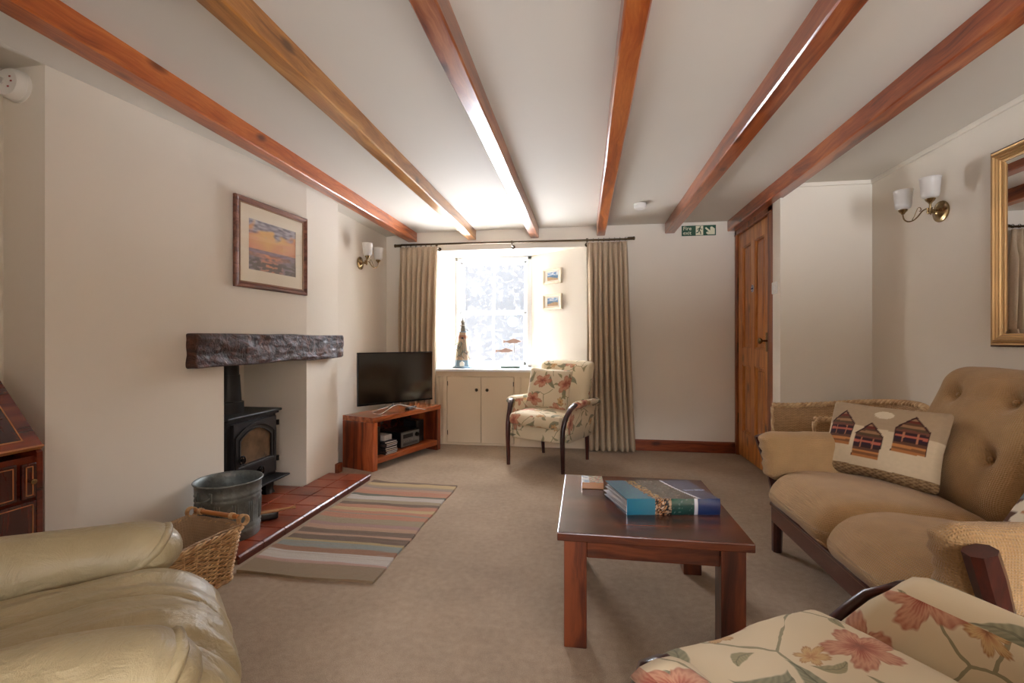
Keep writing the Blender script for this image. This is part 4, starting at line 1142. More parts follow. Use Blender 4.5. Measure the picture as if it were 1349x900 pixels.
for k in range(12):
    a0_ = 2*PI*k/12
    for j in (-1, 0, 1):
        a_ = a0_+j*.075
        bm = B() if j == -1 else bm
        tube(bm, [(.1468*math.cos(a_), .1468*math.sin(a_), .082), (.1480*math.cos(a_), .1480*math.sin(a_), .10), (.1498*math.cos(a_), .1498*math.sin(a_), .175), (.1495*math.cos(a_), .1495*math.sin(a_), .193)], [.002, .0042, .0042, .002], 6)
    if k % 3 != 1: obj('rib', bm, GV, bk, True)
    else: obj('rib', bm, GV, bk, True)
for s in (0, PI):
    bm = B(); a_ = R(-115)+s; pts = []
    for q in range(13):
        u = q/12*PI; pts.append((.152+.030*math.sin(u), -.042*math.cos(u), .245-.018*math.sin(u)-.004))
    rot = Matrix.Rotation(a_, 4, 'Z'); tube(bm, [rot @ Vector(p) for p in pts], .0045, 8)
    for y in (-.042, .042):
        vs = bx(bm, .148, .156, y-.009, y+.009, .215, .262, .002, M=rot)
    obj('handle', bm, GV, bk, True, 40)
# hearth brush
hb = thing('hearth_brush', 'small black hearth brush with wooden handle end on the tiles behind the bucket', 'brush', (-1.765, 2.405, .0405), R(40))
bm = B(); soft(bm, (0, 0, .022), (.05, .016, .022), .01, (10, 6, 6)); obj('bristles', bm, M['black'], hb, True)
bm = B(); bx(bm, -.052, .052, -.016, .016, .040, .050, .003); tube(bm, [(.05, 0, .046), (.10, 0, .048), (.14, 0, .046)], [.008, .006, .009], 10); obj('handle', bm, plain('beech', S(170, 120, 76), .5), hb, True, 40)

# ------------------------------------------------------------------ wicker log basket
def mk_wick(name, a, b):
    t = NT(name); v = t.coord()
    c = t.ramp(t.noise(v, 30, 3, .6), [(.3, a), (.7, b)]); t.bsdf(c, .5, t.bump(t.noise(v, 160, 2), .2, .002), coat=.1); return t.m
WK = mk_wick('willow', S(170, 124, 78), S(228, 190, 138))
lb = thing('log_basket', 'wicker basket with beige cloth lining and wooden handles beside the leather recliner', 'basket', (-1.685, 1.745, 0), R(-9))
def basket_ring(z):   # rounded rectangle, flaring
    k = z/.235; hx = .135+.030*k; hy = .130+.035*k; return hx, hy
def rr(hx, hy, r=.03, n=4):
    pts = []
    for cx, cy, a in ((hx-r, hy-r, 0), (-hx+r, hy-r, 90), (-hx+r, -hy+r, 180), (hx-r, -hy+r, 270)):
        for i in range(n+1): q = R(a+90*i/n); pts.append((cx+r*math.cos(q), cy+r*math.sin(q)))
    out = []
    for i, p in enumerate(pts):
        q = pts[(i+1) % len(pts)]; L_ = math.hypot(q[0]-p[0], q[1]-p[1]); m = max(1, int(L_/.012))
        for j in range(m): out.append((p[0]+(q[0]-p[0])*j/m, p[1]+(q[1]-p[1])*j/m))
    return out
bm = B()
base = rr(.150, .148); ns = 36; 
for row in range(24):
    z = .010+row*.0088; hx, hy = basket_ring(z); sx_, sy_ = hx/.150, hy/.148
    pts = []
    for i, (x, y) in enumerate(base):
        l = math.hypot(x, y); w = .0042*math.sin(i*PI/2.0+row*PI)
        pts.append((x*sx_+x/l*w, y*sy_+y/l*w, z+.0015*math.sin(i*1.7+row)))
    tube(bm, pts, .0037, 6, closed=True)
obj('weave', bm, WK, lb, True)
bm = B()
m = len(base)
for i in range(0, m, 4):
    x, y = base[i]; pts = []
    for k in range(5):
        z = .0+.225*k/4; hx, hy = basket_ring(z); pts.append((x*hx/.150, y*hy/.148, z))
    tube(bm, pts, .0045, 6)
obj('stakes', bm, WK, lb, True)
bm = B(); hx, hy = basket_ring(.235)
for ph in (0, 2.1, 4.2):
    pts = [(x*hx/.150*(1+.03*math.cos(i*.8+ph)), y*hy/.148*(1+.03*math.cos(i*.8+ph)), .224+.008*math.sin(i*.8+ph)) for i, (x, y) in enumerate(base)]
    tube(bm, pts, .0052, 6, closed=True)
obj('rim', bm, WK, lb, True)
bm = B()
for ph in (0, 3.1):
    pts = [(x*.92*(1+.02*math.cos(i*.8+ph)), y*.92*(1+.02*math.cos(i*.8+ph)), .008+.005*math.sin(i*.8+ph)) for i, (x, y) in enumerate(base)]
    tube(bm, pts, .0055, 6, closed=True)
bx(bm, -.12, .12, -.12, .12, .004, .010); obj('basket_base', bm, WK, lb, True, 50)
LN = fabric('basket_lining', S(176, 148, 116), 500, .4)
bm = B(); rings = []
for k, (s_, z) in enumerate([(1.005, .236), (.99, .241), (.97, .242), (.95, .225), (.93, .15), (.90, .05), (.86, .022), (.4, .018), (.02, .018)]):
    hx, hy = basket_ring(min(z, .235))
    rings.append([(x*hx/.150*s_*(1+.02*noise.noise(Vector((x*18, y*18, z*14)))), y*hy/.148*s_*(1+.02*noise.noise(Vector((x*18, y*18, z*14)))), z+.006*noise.noise(Vector((x*14, y*14, 3)))) for x, y in base])
loft(bm, rings, caps=False); o = obj('lining', bm, LN, lb, True); mm_ = o.modifiers.new('t', 'SOLIDIFY'); mm_.thickness = .002
HW_ = plain('honey_handle_wood', S(186, 118, 58), .35, coat=.3, var=.15)
for s in (-1, 1):
    bm = B(); tube(bm, [(-.125, s*.163, .262), (.125, s*.163, .262)], .0105, 12); h_ = obj('handle', bm, HW_, lb, True, 40)
    for x in (-.155, .155):
        bm = B()
        for k in range(3):
            tube(bm, [(x+.012*math.cos(q)*.6+(k-1)*.008, s*.163+.017*math.cos(q), .252+.022*math.sin(q)) for q in [2*PI*i/14 for i in range(14)]], .0042, 6, closed=True)
        obj('binding', bm, WK, h_, True)
    for x in (-.105, .084):
        bm = B()
        for k in range(4): tube(bm, [(x+k*.005, s*.163+.0125*math.cos(q), .262+.0125*math.sin(q)) for q in [2*PI*i/12 for i in range(12)]], .0027, 6, closed=True)
        obj('wrapping', bm, WK, h_, True)

# ------------------------------------------------------------------ bureau
bu = thing('bureau', 'mahogany writing bureau with sloping fall and inlaid drawers in the left alcove', 'bureau', (-1.87, 1.365, 0))
# local: -y runs towards the camera, -x to the wall; width .80
Wd = .80
prof = [(-.42, .04), (0, .04), (0, .665), (-.012, .680), (-.195, .905), (-.21, .925), (-.42, .925)]
bm = B()
for y0_ in (-Wd, -.018):
    a_ = [bm.verts.new((x, y0_, z)) for x, z in prof]; b_ = [bm.verts.new((x, y0_+.018, z)) for x, z in prof]
    bm.faces.new(a_); bm.faces.new(b_[::-1])
    for k in range(len(prof)): q = (k+1) % len(prof); bm.faces.new((a_[k], a_[q], b_[q], b_[k]))
bx(bm, -.42, -.41, -Wd+.018, -.018, .04, .92); bx(bm, -.41, -.012, -Wd+.018, -.018, .04, .655); bx(bm, -.42, -.195, -Wd, 0, .915, .935, .003)
obj('carcass', bm, M['bureau'], bu)
bm = B(); bx(bm, -.425, .012, -Wd-.008, .008, 0, .055, .008); obj('plinth', bm, M['bureau'], bu)
# fall front
fa = math.atan2(.225, -.183); Lf = .29
Mf = Matrix.Translation((-.006, 0, .675)) @ Matrix.Rotation(-(PI/2-math.atan2(.183, .225))+PI/2-R(0), 4, 'Y') if False else None
def fl(s, y, o_):   # s up the slope 0..1, o_ = offset outwards
    dx, dz = -.183, .225; l = math.hypot(dx, dz); nx, nz = dz/l, -dx/l
    return (-.006+dx*s+nx*o_, y, .678+dz*s+nz*o_)
def slab(bm, s0, s1, y0, y1, o0, o1):
    vs = [bm.verts.new(fl(s, y, o)) for s in (s0, s1) for y in (y0, y1) for o in (o0, o1)]
    for f in [(0, 1, 3, 2), (4, 6, 7, 5), (0, 4, 5, 1), (2, 3, 7, 6), (0, 2, 6, 4), (1, 5, 7, 3)]: bm.faces.new([vs[i] for i in f])
bm = B(); slab(bm, -.01, 1.03, -Wd+.004, -.004, -.002, .016); ff = obj('fall_front', bm, M['bureau'], bu)
bm = B(); slab(bm, .10, .90, -Wd+.05, -.05, .014, .0168); obj('fall_panel', bm, M['bureau_dark'], ff)
bm = B()
for (s0, s1, y0_, y1_) in ((.10, .115, -Wd+.05, -.05), (.885, .90, -Wd+.05, -.05), (.10, .90, -Wd+.05, -Wd+.054), (.10, .90, -.054, -.05), (.26, .275, -Wd+.20, -.20), (.74, .755, -Wd+.20, -.20), (.26, .755, -.204, -.20), (.26, .755, -Wd+.20, -Wd+.204)): slab(bm, s0, s1, y0_, y1_, .016, .0178)
slab(bm, -.012, .01, -Wd+.002, -.002, .0, .0185)
obj('fall_inlay', bm, M['inlay'], ff)
def drawer(y0_, y1_, za, zb, knobs, pull=False, name='drawer'):
    bm = B(); bx(bm, -.002, .010, y0_, y1_, za, zb, .003); d_ = obj(name, bm, M['bureau_dark'], bu)
    bm = B(); w_ = .003; m_ = .010
    for (a, b, c, d) in ((y0_+m_, y1_-m_, za+m_, za+m_+w_), (y0_+m_, y1_-m_, zb-m_-w_, zb-m_), (y0_+m_, y0_+m_+w_, za+m_, zb-m_), (y1_-m_-w_, y1_-m_, za+m_, zb-m_)): bx(bm, .009, .0112, a, b, c, d)
    obj('inlay', bm, M['inlay'], d_)
    for ky in knobs:
        bm = B(); zc = (za+zb)/2
        if pull:
            bx(bm, .010, .012, ky-.036, ky+.036, zc-.012, zc+.016, .001)
            tube(bm, [(.014+.016*math.sin(q), ky-.026*math.cos(q), zc+.004-.016*math.sin(q)) for q in [PI*i/10 for i in range(11)]], .0028, 8)
        else: lathe(bm, [(.004, 0), (.004, .010), (.009, .014), (.009, .020), (0, .024)], 14, Matrix.Translation((.010, ky, zc)) @ Matrix.Rotation(PI/2, 4, 'Y'))
        obj('handle', bm, M['brass'], d_, True, 40)
drawer(-.068, -.026, .515, .635, (-.047,), name='lopper')
drawer(-Wd+.026, -Wd+.068, .515, .635, (-Wd+.047,), name='lopper')
drawer(-.40+.004, -.082, .515, .640, (-.24,), True); drawer(-Wd+.082, -.404, .515, .640, (-Wd+.24,), True)
for za, zb in ((.375, .505), (.225, .365), (.07, .215)): drawer(-Wd+.026, -.026, za, zb, (-.19, -Wd+.19), True)

# ------------------------------------------------------------------ wicker tub chair
def mk_weave():
    t = NT('woven_rattan'); v = t.coord('UV')
    br = t.n('ShaderNodeTexBrick', {'Vector': v, 'Color1': S(196, 156, 108), 'Color2': S(166, 126, 82), 'Mortar': S(92, 64, 38), 'Scale': 1.0, 'Mortar Size': .0012, 'Brick Width': .022, 'Row Height': .007}, offset=.5)
    n = t.noise(v, 25, 3); col = t.mix(t.math('MULTIPLY', n, .5), br.outputs[0], S(196, 160, 112))
    t.bsdf(col, .6, t.bump(br.outputs[1], -.6, .004)); return t.m
RW = mk_weave(); RB = mk_wick('rattan_braid', S(166, 126, 84), S(220, 188, 142))
wc = thing('wicker_chair', 'round backed wicker tub chair in the corner behind the sofa', 'chair', (1.60, 3.07, 0))
NA = 60
def tubxy(a, r=1.0):  # a from -1 (near arm end) through 0 (back, +x) to 1 (far arm end)
    # U shape open towards -x
    if abs(a) > .62:
        u = (abs(a)-.62)/.38; return (-.0-.345*u)*1.0, math.copysign(.30*r, a)
    q = a/.62*PI/2; return .335*math.cos(q)*r, .30*math.sin(q)*r
def rimz(a): return .617+.058*(math.cos(min(1, abs(a)/.95)*PI)+1)/2
bm = B(); rings = []
for lay, (r0, r1) in ((0, (.86, 1.0)), (1, (.80, .94))):
    ring = []
    for j in range(15):
        v = j/14; ring.append([(*tubxy(-1+2*i/NA, r0+(r1-r0)*v), .06*(lay == 0)+.34*lay*(1-v)*0+(rimz(-1+2*i/NA)-.06*(lay == 0))*v+.02*lay*(1-v)) for i in range(NA+1)])
    rings.append(ring)
for ring in rings: loft(bm, ring, closed_ring=False, caps=False)
me_top = [(rings[0][-1][i], rings[1][-1][i]) for i in range(NA+1)]
o = obj('woven_shell', bm, RW, wc, True)
bm = B()
for ph in (0, 2.1, 4.2):
    pts = []
    for i in range(241):
        a_ = -1+2*i/240; x, y = tubxy(a_, .98); pts.append((x+.012*math.cos(i*.55+ph)*(x/.33 if x > 0 else .2), y+.012*math.cos(i*.55+ph)*(y/.3), rimz(a_)+.004+.010*math.sin(i*.55+ph)))
    tube(bm, pts, .011, 7)
obj('rim_braid', bm, RB, wc, True)
for s in (-1, 1):
    bm = B()
    x, y = tubxy(s, .965)
    for ph in (0, 3.1): tube(bm, [(x-.004+.004*math.sin(k*.9+ph), (y-.03*s*(1-k/24))+.006*math.cos(k*.9+ph), .05+(.56)*k/24) for k in range(25)], .009, 7)
    obj('arm_edge', bm, RB, wc, True)
bm = B(); rings = [[(*[c*1.0 for c in tubxy(-1+2*i/NA, .84)], z) for i in range(NA+1)] for z in (.28, .38)]
loft(bm, rings); obj('seat', bm, RW, wc, True, 40)
bm = B(); soft(bm, (-.03, 0, .41), (.27, .235, .035), .03, (16, 16, 6), (0, 0, .02)); obj('seat_pad', bm, fabric('pad_cream', S(190, 168, 130)), wc, True)
for x, y in ((-.27, -.22), (-.27, .22), (.2, -.2), (.2, .2)):
    bm = B(); tube(bm, [(x*1.05, y*1.05, 0), (x, y, .29)], .016, 10); obj('leg', bm, RB, wc, True)

# ------------------------------------------------------------------ framed pictures
def picture(name, label, w, h, fw, fd, mat_frame, slip, matcol, inner, paintfn, loc, eul, group=None, mount=True, res=(90, 60), glass=True):
    t = thing(name, label, 'picture', loc, 0, group); t.rotation_euler = eul
    bm = B()
    def fr(a0, a1, b, d0, d1):   # frame ring between half extents a0/a1 shrink
        pass
    prof_ = [(0, 0), (0, -fd*.75), (fw*.18, -fd), (fw*.55, -fd*.85), (fw*.8, -fd*.55), (fw, -fd*.5), (fw, 0)]
    rings = []
    for (cx, cz, sx_, sz_) in ((-w/2, -h/2, 1, 1), (w/2, -h/2, -1, 1), (w/2, h/2, -1, -1), (-w/2, h/2, 1, -1)):
        rings.append([bm.verts.new((cx+sx_*o, d, cz+sz_*o)) for o, d in prof_])
    for k in range(4):
        a, b = rings[k], rings[(k+1) % 4]
        for q in range(len(prof_)-1): bm.faces.new((a[q], b[q], b[q+1], a[q+1]))
    obj('frame', bm, mat_frame, t)
    if mount:
        bm = B(); iw, ih = inner
        plate_o = [(-w/2+fw-.002, -h/2+fw-.002), (w/2-fw+.002, -h/2+fw-.002), (w/2-fw+.002, h/2-fw+.002), (-w/2+fw-.002, h/2-fw+.002)]
        plate_i = [(-iw/2, -ih/2), (iw/2, -ih/2), (iw/2, ih/2), (-iw/2, ih/2)]
        y0_, y1_ = -fd*.30, -fd*.42
        o0 = [bm.verts.new((x, y0_, z)) for x, z in plate_o]; i0 = [bm.verts.new((x, y0_, z)) for x, z in plate_i]
        o1 = [bm.verts.new((x, y1_, z)) for x, z in plate_o]; i1 = [bm.verts.new((x, y1_, z)) for x, z in plate_i]
        for k in range(4):
            q = (k+1) % 4
            bm.faces.new((o1[k], o1[q], i1[q], i1[k])); bm.faces.new((i1[k], i1[q], i0[q], i0[k])); bm.faces.new((o0[k], i0[k], i0[q], o0[q]))
        obj('mount', bm, matcol, t)
        if slip:
            bm = B()
            for a, b, c, d in ((-w/2+fw-.004, w/2-fw+.004, -h/2+fw-.004, -h/2+fw+.004), (-w/2+fw-.004, w/2-fw+.004, h/2-fw-.004, h/2-fw+.004), (-w/2+fw-.004, -w/2+fw+.004, -h/2+fw, h/2-fw), (w/2-fw-.004, w/2-fw+.004, -h/2+fw, h/2-fw)): bx(bm, a, b, -fd*.62, -fd*.2, c, d, .001)
            obj('slip', bm, slip, t)
    iw, ih = inner
    bm = B(); bmesh.ops.create_grid(bm, x_segments=res[0], y_segments=res[1], size=.5)
    for v in bm.verts: x, y = v.co.x, v.co.y; v.co = Vector((x*(iw+.006), -fd*.25, y*(ih+.006)))
    r2 = bmesh.ops.extrude_face_region(bm, geom=bm.faces[:]); [setattr(v, 'co', v.co+Vector((0, fd*.15, 0))) for v in r2['geom'] if isinstance(v, bmesh.types.BMVert)]
    obj('painting', bm, attr_mat(name+'_paint', .6), t, paintfn=lambda co: paintfn(co.x/iw+.5, co.z/ih+.5))
    if glass:
        bm = B(); bx(bm, -w/2+fw-.003, w/2-fw+.003, -fd*.50, -fd*.46, -h/2+fw-.003, h/2-fw+.003); obj('glass', bm, M['glass'], t)
    return t
def lerp(a, b, t): t = max(0, min(1, t)); return tuple(x+(y-x)*t for x, y in zip(a, b))
def sunset(u, v):
    n = noise.noise(Vector((u*4, v*9, 1))); n2 = noise.noise(Vector((u*9+4, v*22, 6))); n3 = noise.noise(Vector((u*6+9, v*6-u*5, 2)))
    if v > .42:
        s = (v-.42)/.58
        c = lerp(S(232, 160, 118), S(238, 190, 110), s*2+n*.8)
        c = lerp(c, S(222, 128, 108), (abs(u-.5)*2-.5)*1.2+n*.6)
        cl = s-.52+.30*n+.22*n3-.10*(abs(u-.62)*1.5)
        c = lerp(c, lerp(S(66, 82, 112), S(176, 180, 196), .5+n2*1.6), cl*6)
    elif v > .36: c = lerp(S(112, 96, 122), S(150, 120, 140), n2+.5)
    else:
        c = lerp(S(70, 64, 80), S(128, 112, 128), .5+n2*2)
        c = lerp(c, S(228, 140, 96), (.30-abs(u-.45+.1*n))*4*(.5+n2*1.5)+.3*(v > .27)); 
        if v < .2+.06*n and n2 < .12: c = lerp(c, S(40, 38, 48), .8)
    return lerp(c, S(206, 190, 170), .26)
wa = math.atan2(1.49, .17)
cx_, cy_ = (-2.0-1.932)/2, (2.412+3.008)/2
FR = wood('picture_frame_walnut', S(70, 38, 26), S(118, 70, 50), S(150, 98, 74), 'x', 30, .4, .2, False, seed=31)
# wall tangent from near to far
picture('picture', 'framed sunset seascape watercolour with wide cream mount on the chimney wall', .60, .535, .035, .026, FR, plain('gilt_slip', S(150, 112, 84), .4), plain('mount_card', S(232, 220, 198), .8),
        (.395, .305), sunset, (cx_+.004, cy_, 1.637), (0, 0, wa))
def beach(sd):
    def f(u, v):
        n = noise.noise(Vector((u*5+sd, v*9, sd))); n2 = noise.noise(Vector((u*11, v*20, sd+3)))
        if v > .62: return lerp(S(96, 150, 200), S(226, 232, 236), .5+n*1.4)
        if v > .34+.1*math.sin(u*4+sd): return lerp(S(60, 110, 160), S(120, 160, 186), .5+n2)
        return lerp(S(176, 132, 92), S(206, 180, 140), .5+n2)
    return f
PL = plain('pale_oak_frame', S(216, 202, 176), .5, var=.06)
ra = math.atan2(5.08-4.65, -.565-.03)+PI
rn = Vector((math.sin(ra), -math.cos(ra)))
for z, sd, lab in ((1.732, 1.0, 'small pale framed beach painting on the window reveal, upper of two'), (1.465, 5.0, 'small pale framed beach painting on the window reveal, lower of two')):
    p0 = Vector((-.3125, 4.8975)); 
    picture('picture', lab, .245, .158, .024, .030, PL, None, plain('white_mount', S(236, 230, 218), .8), (.145, .085), beach(sd), (p0.x+rn.x*.004, p0.y+rn.y*.004, z), (0, 0, ra), 'small beach pictures', res=(40, 26))

# ------------------------------------------------------------------ mirror on the right wall
mi = thing('mirror', 'large wall mirror in a ridged gold frame at the right edge', 'mirror', (1.998, 2.245, 1.50), R(-90))
# local: -y faces the room (-x in world), +x runs towards the camera
mw, mh, mf = .77, .95, .062
bm = B(); prof_ = [(0, 0), (0, -.018), (.008, -.024), (.016, -.022), (.020, -.030), (.030, -.033), (.034, -.026), (.040, -.026), (.044, -.020), (.052, -.020), (.055, -.014), (.062, -.013), (.062, 0)]
rings = []
for (cx, cz, sx_, sz_) in ((-mw/2, -mh/2, 1, 1), (mw/2, -mh/2, -1, 1), (mw/2, mh/2, -1, -1), (-mw/2, mh/2, 1, -1)): rings.append([bm.verts.new((cx+sx_*o, d, cz+sz_*o)) for o, d in prof_])
for k in range(4):
    a, b = rings[k], rings[(k+1) % 4]
    for q in range(len(prof_)-1): 
        f = bm.faces.new((a[q], b[q], b[q+1], a[q+1])); f.material_index = 1 if q in (0, 1) else 0
obj('frame', bm, [plain('gold_leaf', S(176, 138, 88), .42, metal=.6, var=.1), plain('dark_gilt', S(72, 40, 28), .4, coat=.2)], mi)
def mk_mirror(): 
    t = NT('silvered_glass'); t.bsdf((.92, .92, .92, 1), .0, metal=1); return t.m
bm = B(); a = mw/2-mf+.001; b = mh/2-mf+.001; bv = .022
o0 = [bm.verts.new(p) for p in ((-a, -.006, -b), (a, -.006, -b), (a, -.006, b), (-a, -.006, b))]; i0 = [bm.verts.new(p) for p in ((-a+bv, -.0085, -b+bv), (a-bv, -.0085, -b+bv), (a-bv, -.0085, b-bv), (-a+bv, -.0085, b-bv))]
k0 = [bm.verts.new(p) for p in ((-a, -.002, -b), (a, -.002, -b), (a, -.002, b), (-a, -.002, b))]
bm.faces.new(i0); bm.faces.new(k0[::-1])
for k in range(4): q = (k+1) % 4; bm.faces.new((o0[k], o0[q], i0[q], i0[k])); bm.faces.new((k0[k], k0[q], o0[q], o0[k]))
obj('mirror_glass', bm, mk_mirror(), mi)

# ------------------------------------------------------------------ wall lights
def mk_shade():
    t = NT('frosted_glass'); p = t.n('ShaderNodeBsdfPrincipled', {'Base Color': S(236, 232, 226), 'Roughness': .35, 'Specular IOR Level': .5}).outputs[0]
    tl = t.n('ShaderNodeBsdfTranslucent', {0: S(240, 236, 230)}).outputs[0]
    mx = t.n('ShaderNodeMixShader', {0: .45, 1: p, 2: tl}).outputs[0]; t.t.links.new(mx, t.out.inputs[0]); return t.m
SH = mk_shade()
def sconce(loc, rot, label, group):
    t = thing('wall_light', label, 'wall light', loc, rot, group)   # local: -y out of the wall
    bm = B(); Mx = Matrix.Rotation(PI/2, 4, 'X')
    lathe(bm, [(0, 0), (.058, 0), (.060, .004), (.058, .010), (.050, .013), (.040, .014), (.034, .020), (.020, .030), (.012, .034), (0, .035)], 40, Mx); obj('wall_plate', bm, M['brass'], t, True, 50)
    bm = B(); tube(bm, [(0, -.03, 0), (0, -.05, .004), (0, -.062, .012)], [.010, .012, .010], 12); lathe(bm, [(0, -.012), (.010, -.010), (.014, 0), (.012, .014), (.016, .022), (0, .026)], 16, Matrix.Translation((0, -.062, 0))); obj('stem', bm, M['brass'], t, True, 50)
    for s in (-1, 1):
        bm = B()
        P = [(0, -.062, .016), (s*.018, -.068, .022), (s*.036, -.078, .012), (s*.052, -.088, -.012), (s*.070, -.102, -.030), (s*.092, -.116, -.030), (s*.106, -.126, -.014), (s*.110, -.130, .008), (s*.110, -.130, .022)]
        Q = []
        for i in range(len(P)-1):
            p0, p1, p2, p3 = [Vector(P[max(0, min(len(P)-1, i+j))]) for j in (-1, 0, 1, 2)]
            for u in (0, .25, .5, .75): Q.append(.5*((2*p1)+(-p0+p2)*u+(2*p0-5*p1+4*p2-p3)*u*u+(-p0+3*p1-3*p2+p3)*u**3))
        Q.append(Vector(P[-1])); tube(bm, Q, .0038, 8)
        # small scroll
        sc_ = []
        for i in range(20):
            q = i/19*4.6; r_ = .020*(1-i/26); sc_.append((s*(.046+.018*0)+s*(-.004)+s*r_*math.cos(q+.3)*.8, -.086-r_*.2*math.cos(q), .022+r_*math.sin(q+.3)))
        tube(bm, [(s*.075, -.104, -.026), (s*.066, -.098, -.006)]+sc_[::1], .0026, 6)
        ar = obj('arm', bm, M['brass'], t, True)
        bm = B(); lathe(bm, [(0, .018), (.008, .018), (.010, .024), (.020, .034), (.024, .044), (.020, .046), (0, .046)], 20, Matrix.Translation((s*.110, -.130, 0))); obj('shade_holder', bm, M['brass'], ar, True, 40)
        bm = B()
        pr_ = [(.010, .046), (.026, .047), (.037, .056), (.0405, .075), (.0425, .11), (.046, .150), (.049, .158), (.0475, .159), (.0435, .150), (.040, .11), (.038, .076), (.034, .059), (.024, .051), (.010, .050)]
        lathe(bm, pr_, 32, Matrix.Translation((s*.110, -.130, 0)), True); obj('glass_shade', bm, SH, ar, True)
    return t
s1 = sconce((2.0, 2.976, 1.785), R(-90), 'brass twin arm wall light with frosted shades left of the gold mirror', 'twin arm brass wall lights')
dup(s1, (-2.05, 4.06, 1.775), R(90), 'brass twin arm wall light above the television, left of the curtain')

# ------------------------------------------------------------------ small fixtures
sm = thing('smoke_detector', 'round white smoke detector on the ceiling near the exit sign', 'smoke detector', (.456, 3.95, CE))
bm = B(); lathe(bm, [(0, 0), (.05, 0), (.05, -.012), (.046, -.014), (0, -.014)], 36); obj('base', bm, M['plastic'], sm, True, 40)
bm = B(); lathe(bm, [(0, -.014), (.047, -.014), (.049, -.024), (.044, -.038), (.030, -.044), (0, -.045)], 36); obj('cover', bm, M['plastic'], sm, True, 40)
co_ = thing('alarm', 'round white carbon monoxide alarm on the wall above the bureau', 'alarm', (-2.222, 1.54, 2.062), 0)
bm = B(); lathe(bm, [(0, 0), (.062, 0), (.062, .014), (.060, .016), (0, .016)], 40, Matrix.Rotation(PI/2, 4, 'X')); obj('backplate', bm, M['plastic'], co_, True, 40)
bm = B(); lathe(bm, [(0, .016), (.060, .016), (.058, .034), (.050, .044), (0, .046)], 40, Matrix.Rotation(PI/2, 4, 'X')); cv = obj('cover', bm, M['plastic'], co_, True, 40)
bm = B(); lathe(bm, [(0, .045), (.012, .045), (.012, .050), (0, .051)], 16, Matrix.Translation((-.018, 0, .005)) @ Matrix.Rotation(PI/2, 4, 'X')); obj('test_button', bm, plain('alarm_grey', S(196, 192, 186), .4), cv, True, 40)
bm = B()
for x, z in ((.02, .018), (.026, .0), (.012, -.02)): bx(bm, x-.004, x+.004, -.0475, -.044, z-.003, z+.003, .001)
obj('indicator', bm, plain('alarm_red', S(150, 60, 50), .4), cv)
sw = thing('light_switch', 'white light switch on the narrow wall edge beside the door', 'light switch', (1.40, 3.71, 1.447), R(-90))
bm = B(); bx(bm, -.043, .043, -.009, 0, -.043, .043, .003); obj('plate', bm, M['plastic'], sw)
bm = B(); bx(bm, -.008, .008, -.013, -.008, -.014, .014, .002); obj('rocker', bm, M['white'], sw)

ex = thing('fire_exit_sign', 'green and cream fire exit sign with running figure and arrow on the back wall', 'sign', (1.078, 4.648, 2.103))
EG = plain('sign_green', S(20, 74, 48), .4); EC = plain('sign_cream', S(222, 218, 186), .5)
bm = B(); bx(bm, -.155, .155, -.003, 0, -.049, .049, .001); obj('plate', bm, EG, ex)
bm = B(); bx(bm, -.027, .040, -.0042, -.003, -.044, .044); obj('figure_panel', bm, EC, ex)
textobj('lettering', 'Fire', .050, EC, ex, (-.143, -.0038, .006), (R(90), 0, 0)); textobj('lettering', 'exit', .050, EC, ex, (-.143, -.0038, -.036), (R(90), 0, 0))
# running figure facing right to left
bm = B()
lathe(bm, [(0, 0), (.0062, 0), (.0062, .0012), (0, .0012)], 16, Matrix.Translation((.014, -.0042, .033)) @ Matrix.Rotation(PI/2, 4, 'X'))
def limb(pts, w):
    for (x0_, z0_), (x1_, z1_) in zip(pts, pts[1:]):
        d_ = Vector((x1_-x0_, z1_-z0_)); n_2 = Vector((-d_.y, d_.x)).normalized()*w/2
        q = [(x0_+n_2.x, z0_+n_2.y), (x0_-n_2.x, z0_-n_2.y), (x1_-n_2.x, z1_-n_2.y), (x1_+n_2.x, z1_+n_2.y)]
        f_ = [bm.verts.new((x, -.0054, z)) for x, z in q]; g_ = [bm.verts.new((x, -.0042, z)) for x, z in q]
        bm.faces.new(f_); bm.faces.new(g_[::-1])
        for k in range(4): m_ = (k+1) % 4; bm.faces.new((f_[k], f_[m_], g_[m_], g_[k]))
limb([(.010, .026), (.002, .000)], .013); limb([(.008, .022), (-.008, .016), (-.014, .004)], .006); limb([(.010, .022), (.022, .010), (.034, .012)], .006)
limb([(.003, .001), (.016, -.014), (.018, -.036)], .008); limb([(.002, .001), (-.006, -.018), (-.022, -.022)], .008)
obj('running_figure', bm, EG, ex)
bm = B()
ar_ = [(.055, .032), (.068, .036), (.106, -.008), (.116, .026), (.144, .026), (.144, -.040), (.068, -.040), (.068, -.022), (.092, -.018), (.052, .018)]
ar_ = [(.066, .030), (.104, -.004), (.104, .030), (.120, .034), (.144, .014), (.144, -.040), (.082, -.040), (.066, -.026), (.072, -.014), (.092, -.016), (.056, .020)]
f_ = [bm.verts.new((x, -.0042, z)) for x, z in ar_]; g_ = [bm.verts.new((x, -.003, z)) for x, z in ar_]; bm.faces.new(f_); bm.faces.new(g_[::-1])
for k in range(len(ar_)): m_ = (k+1) % len(ar_); bm.faces.new((f_[k], f_[m_], g_[m_], g_[k]))
obj('arrow', bm, EC, ex)

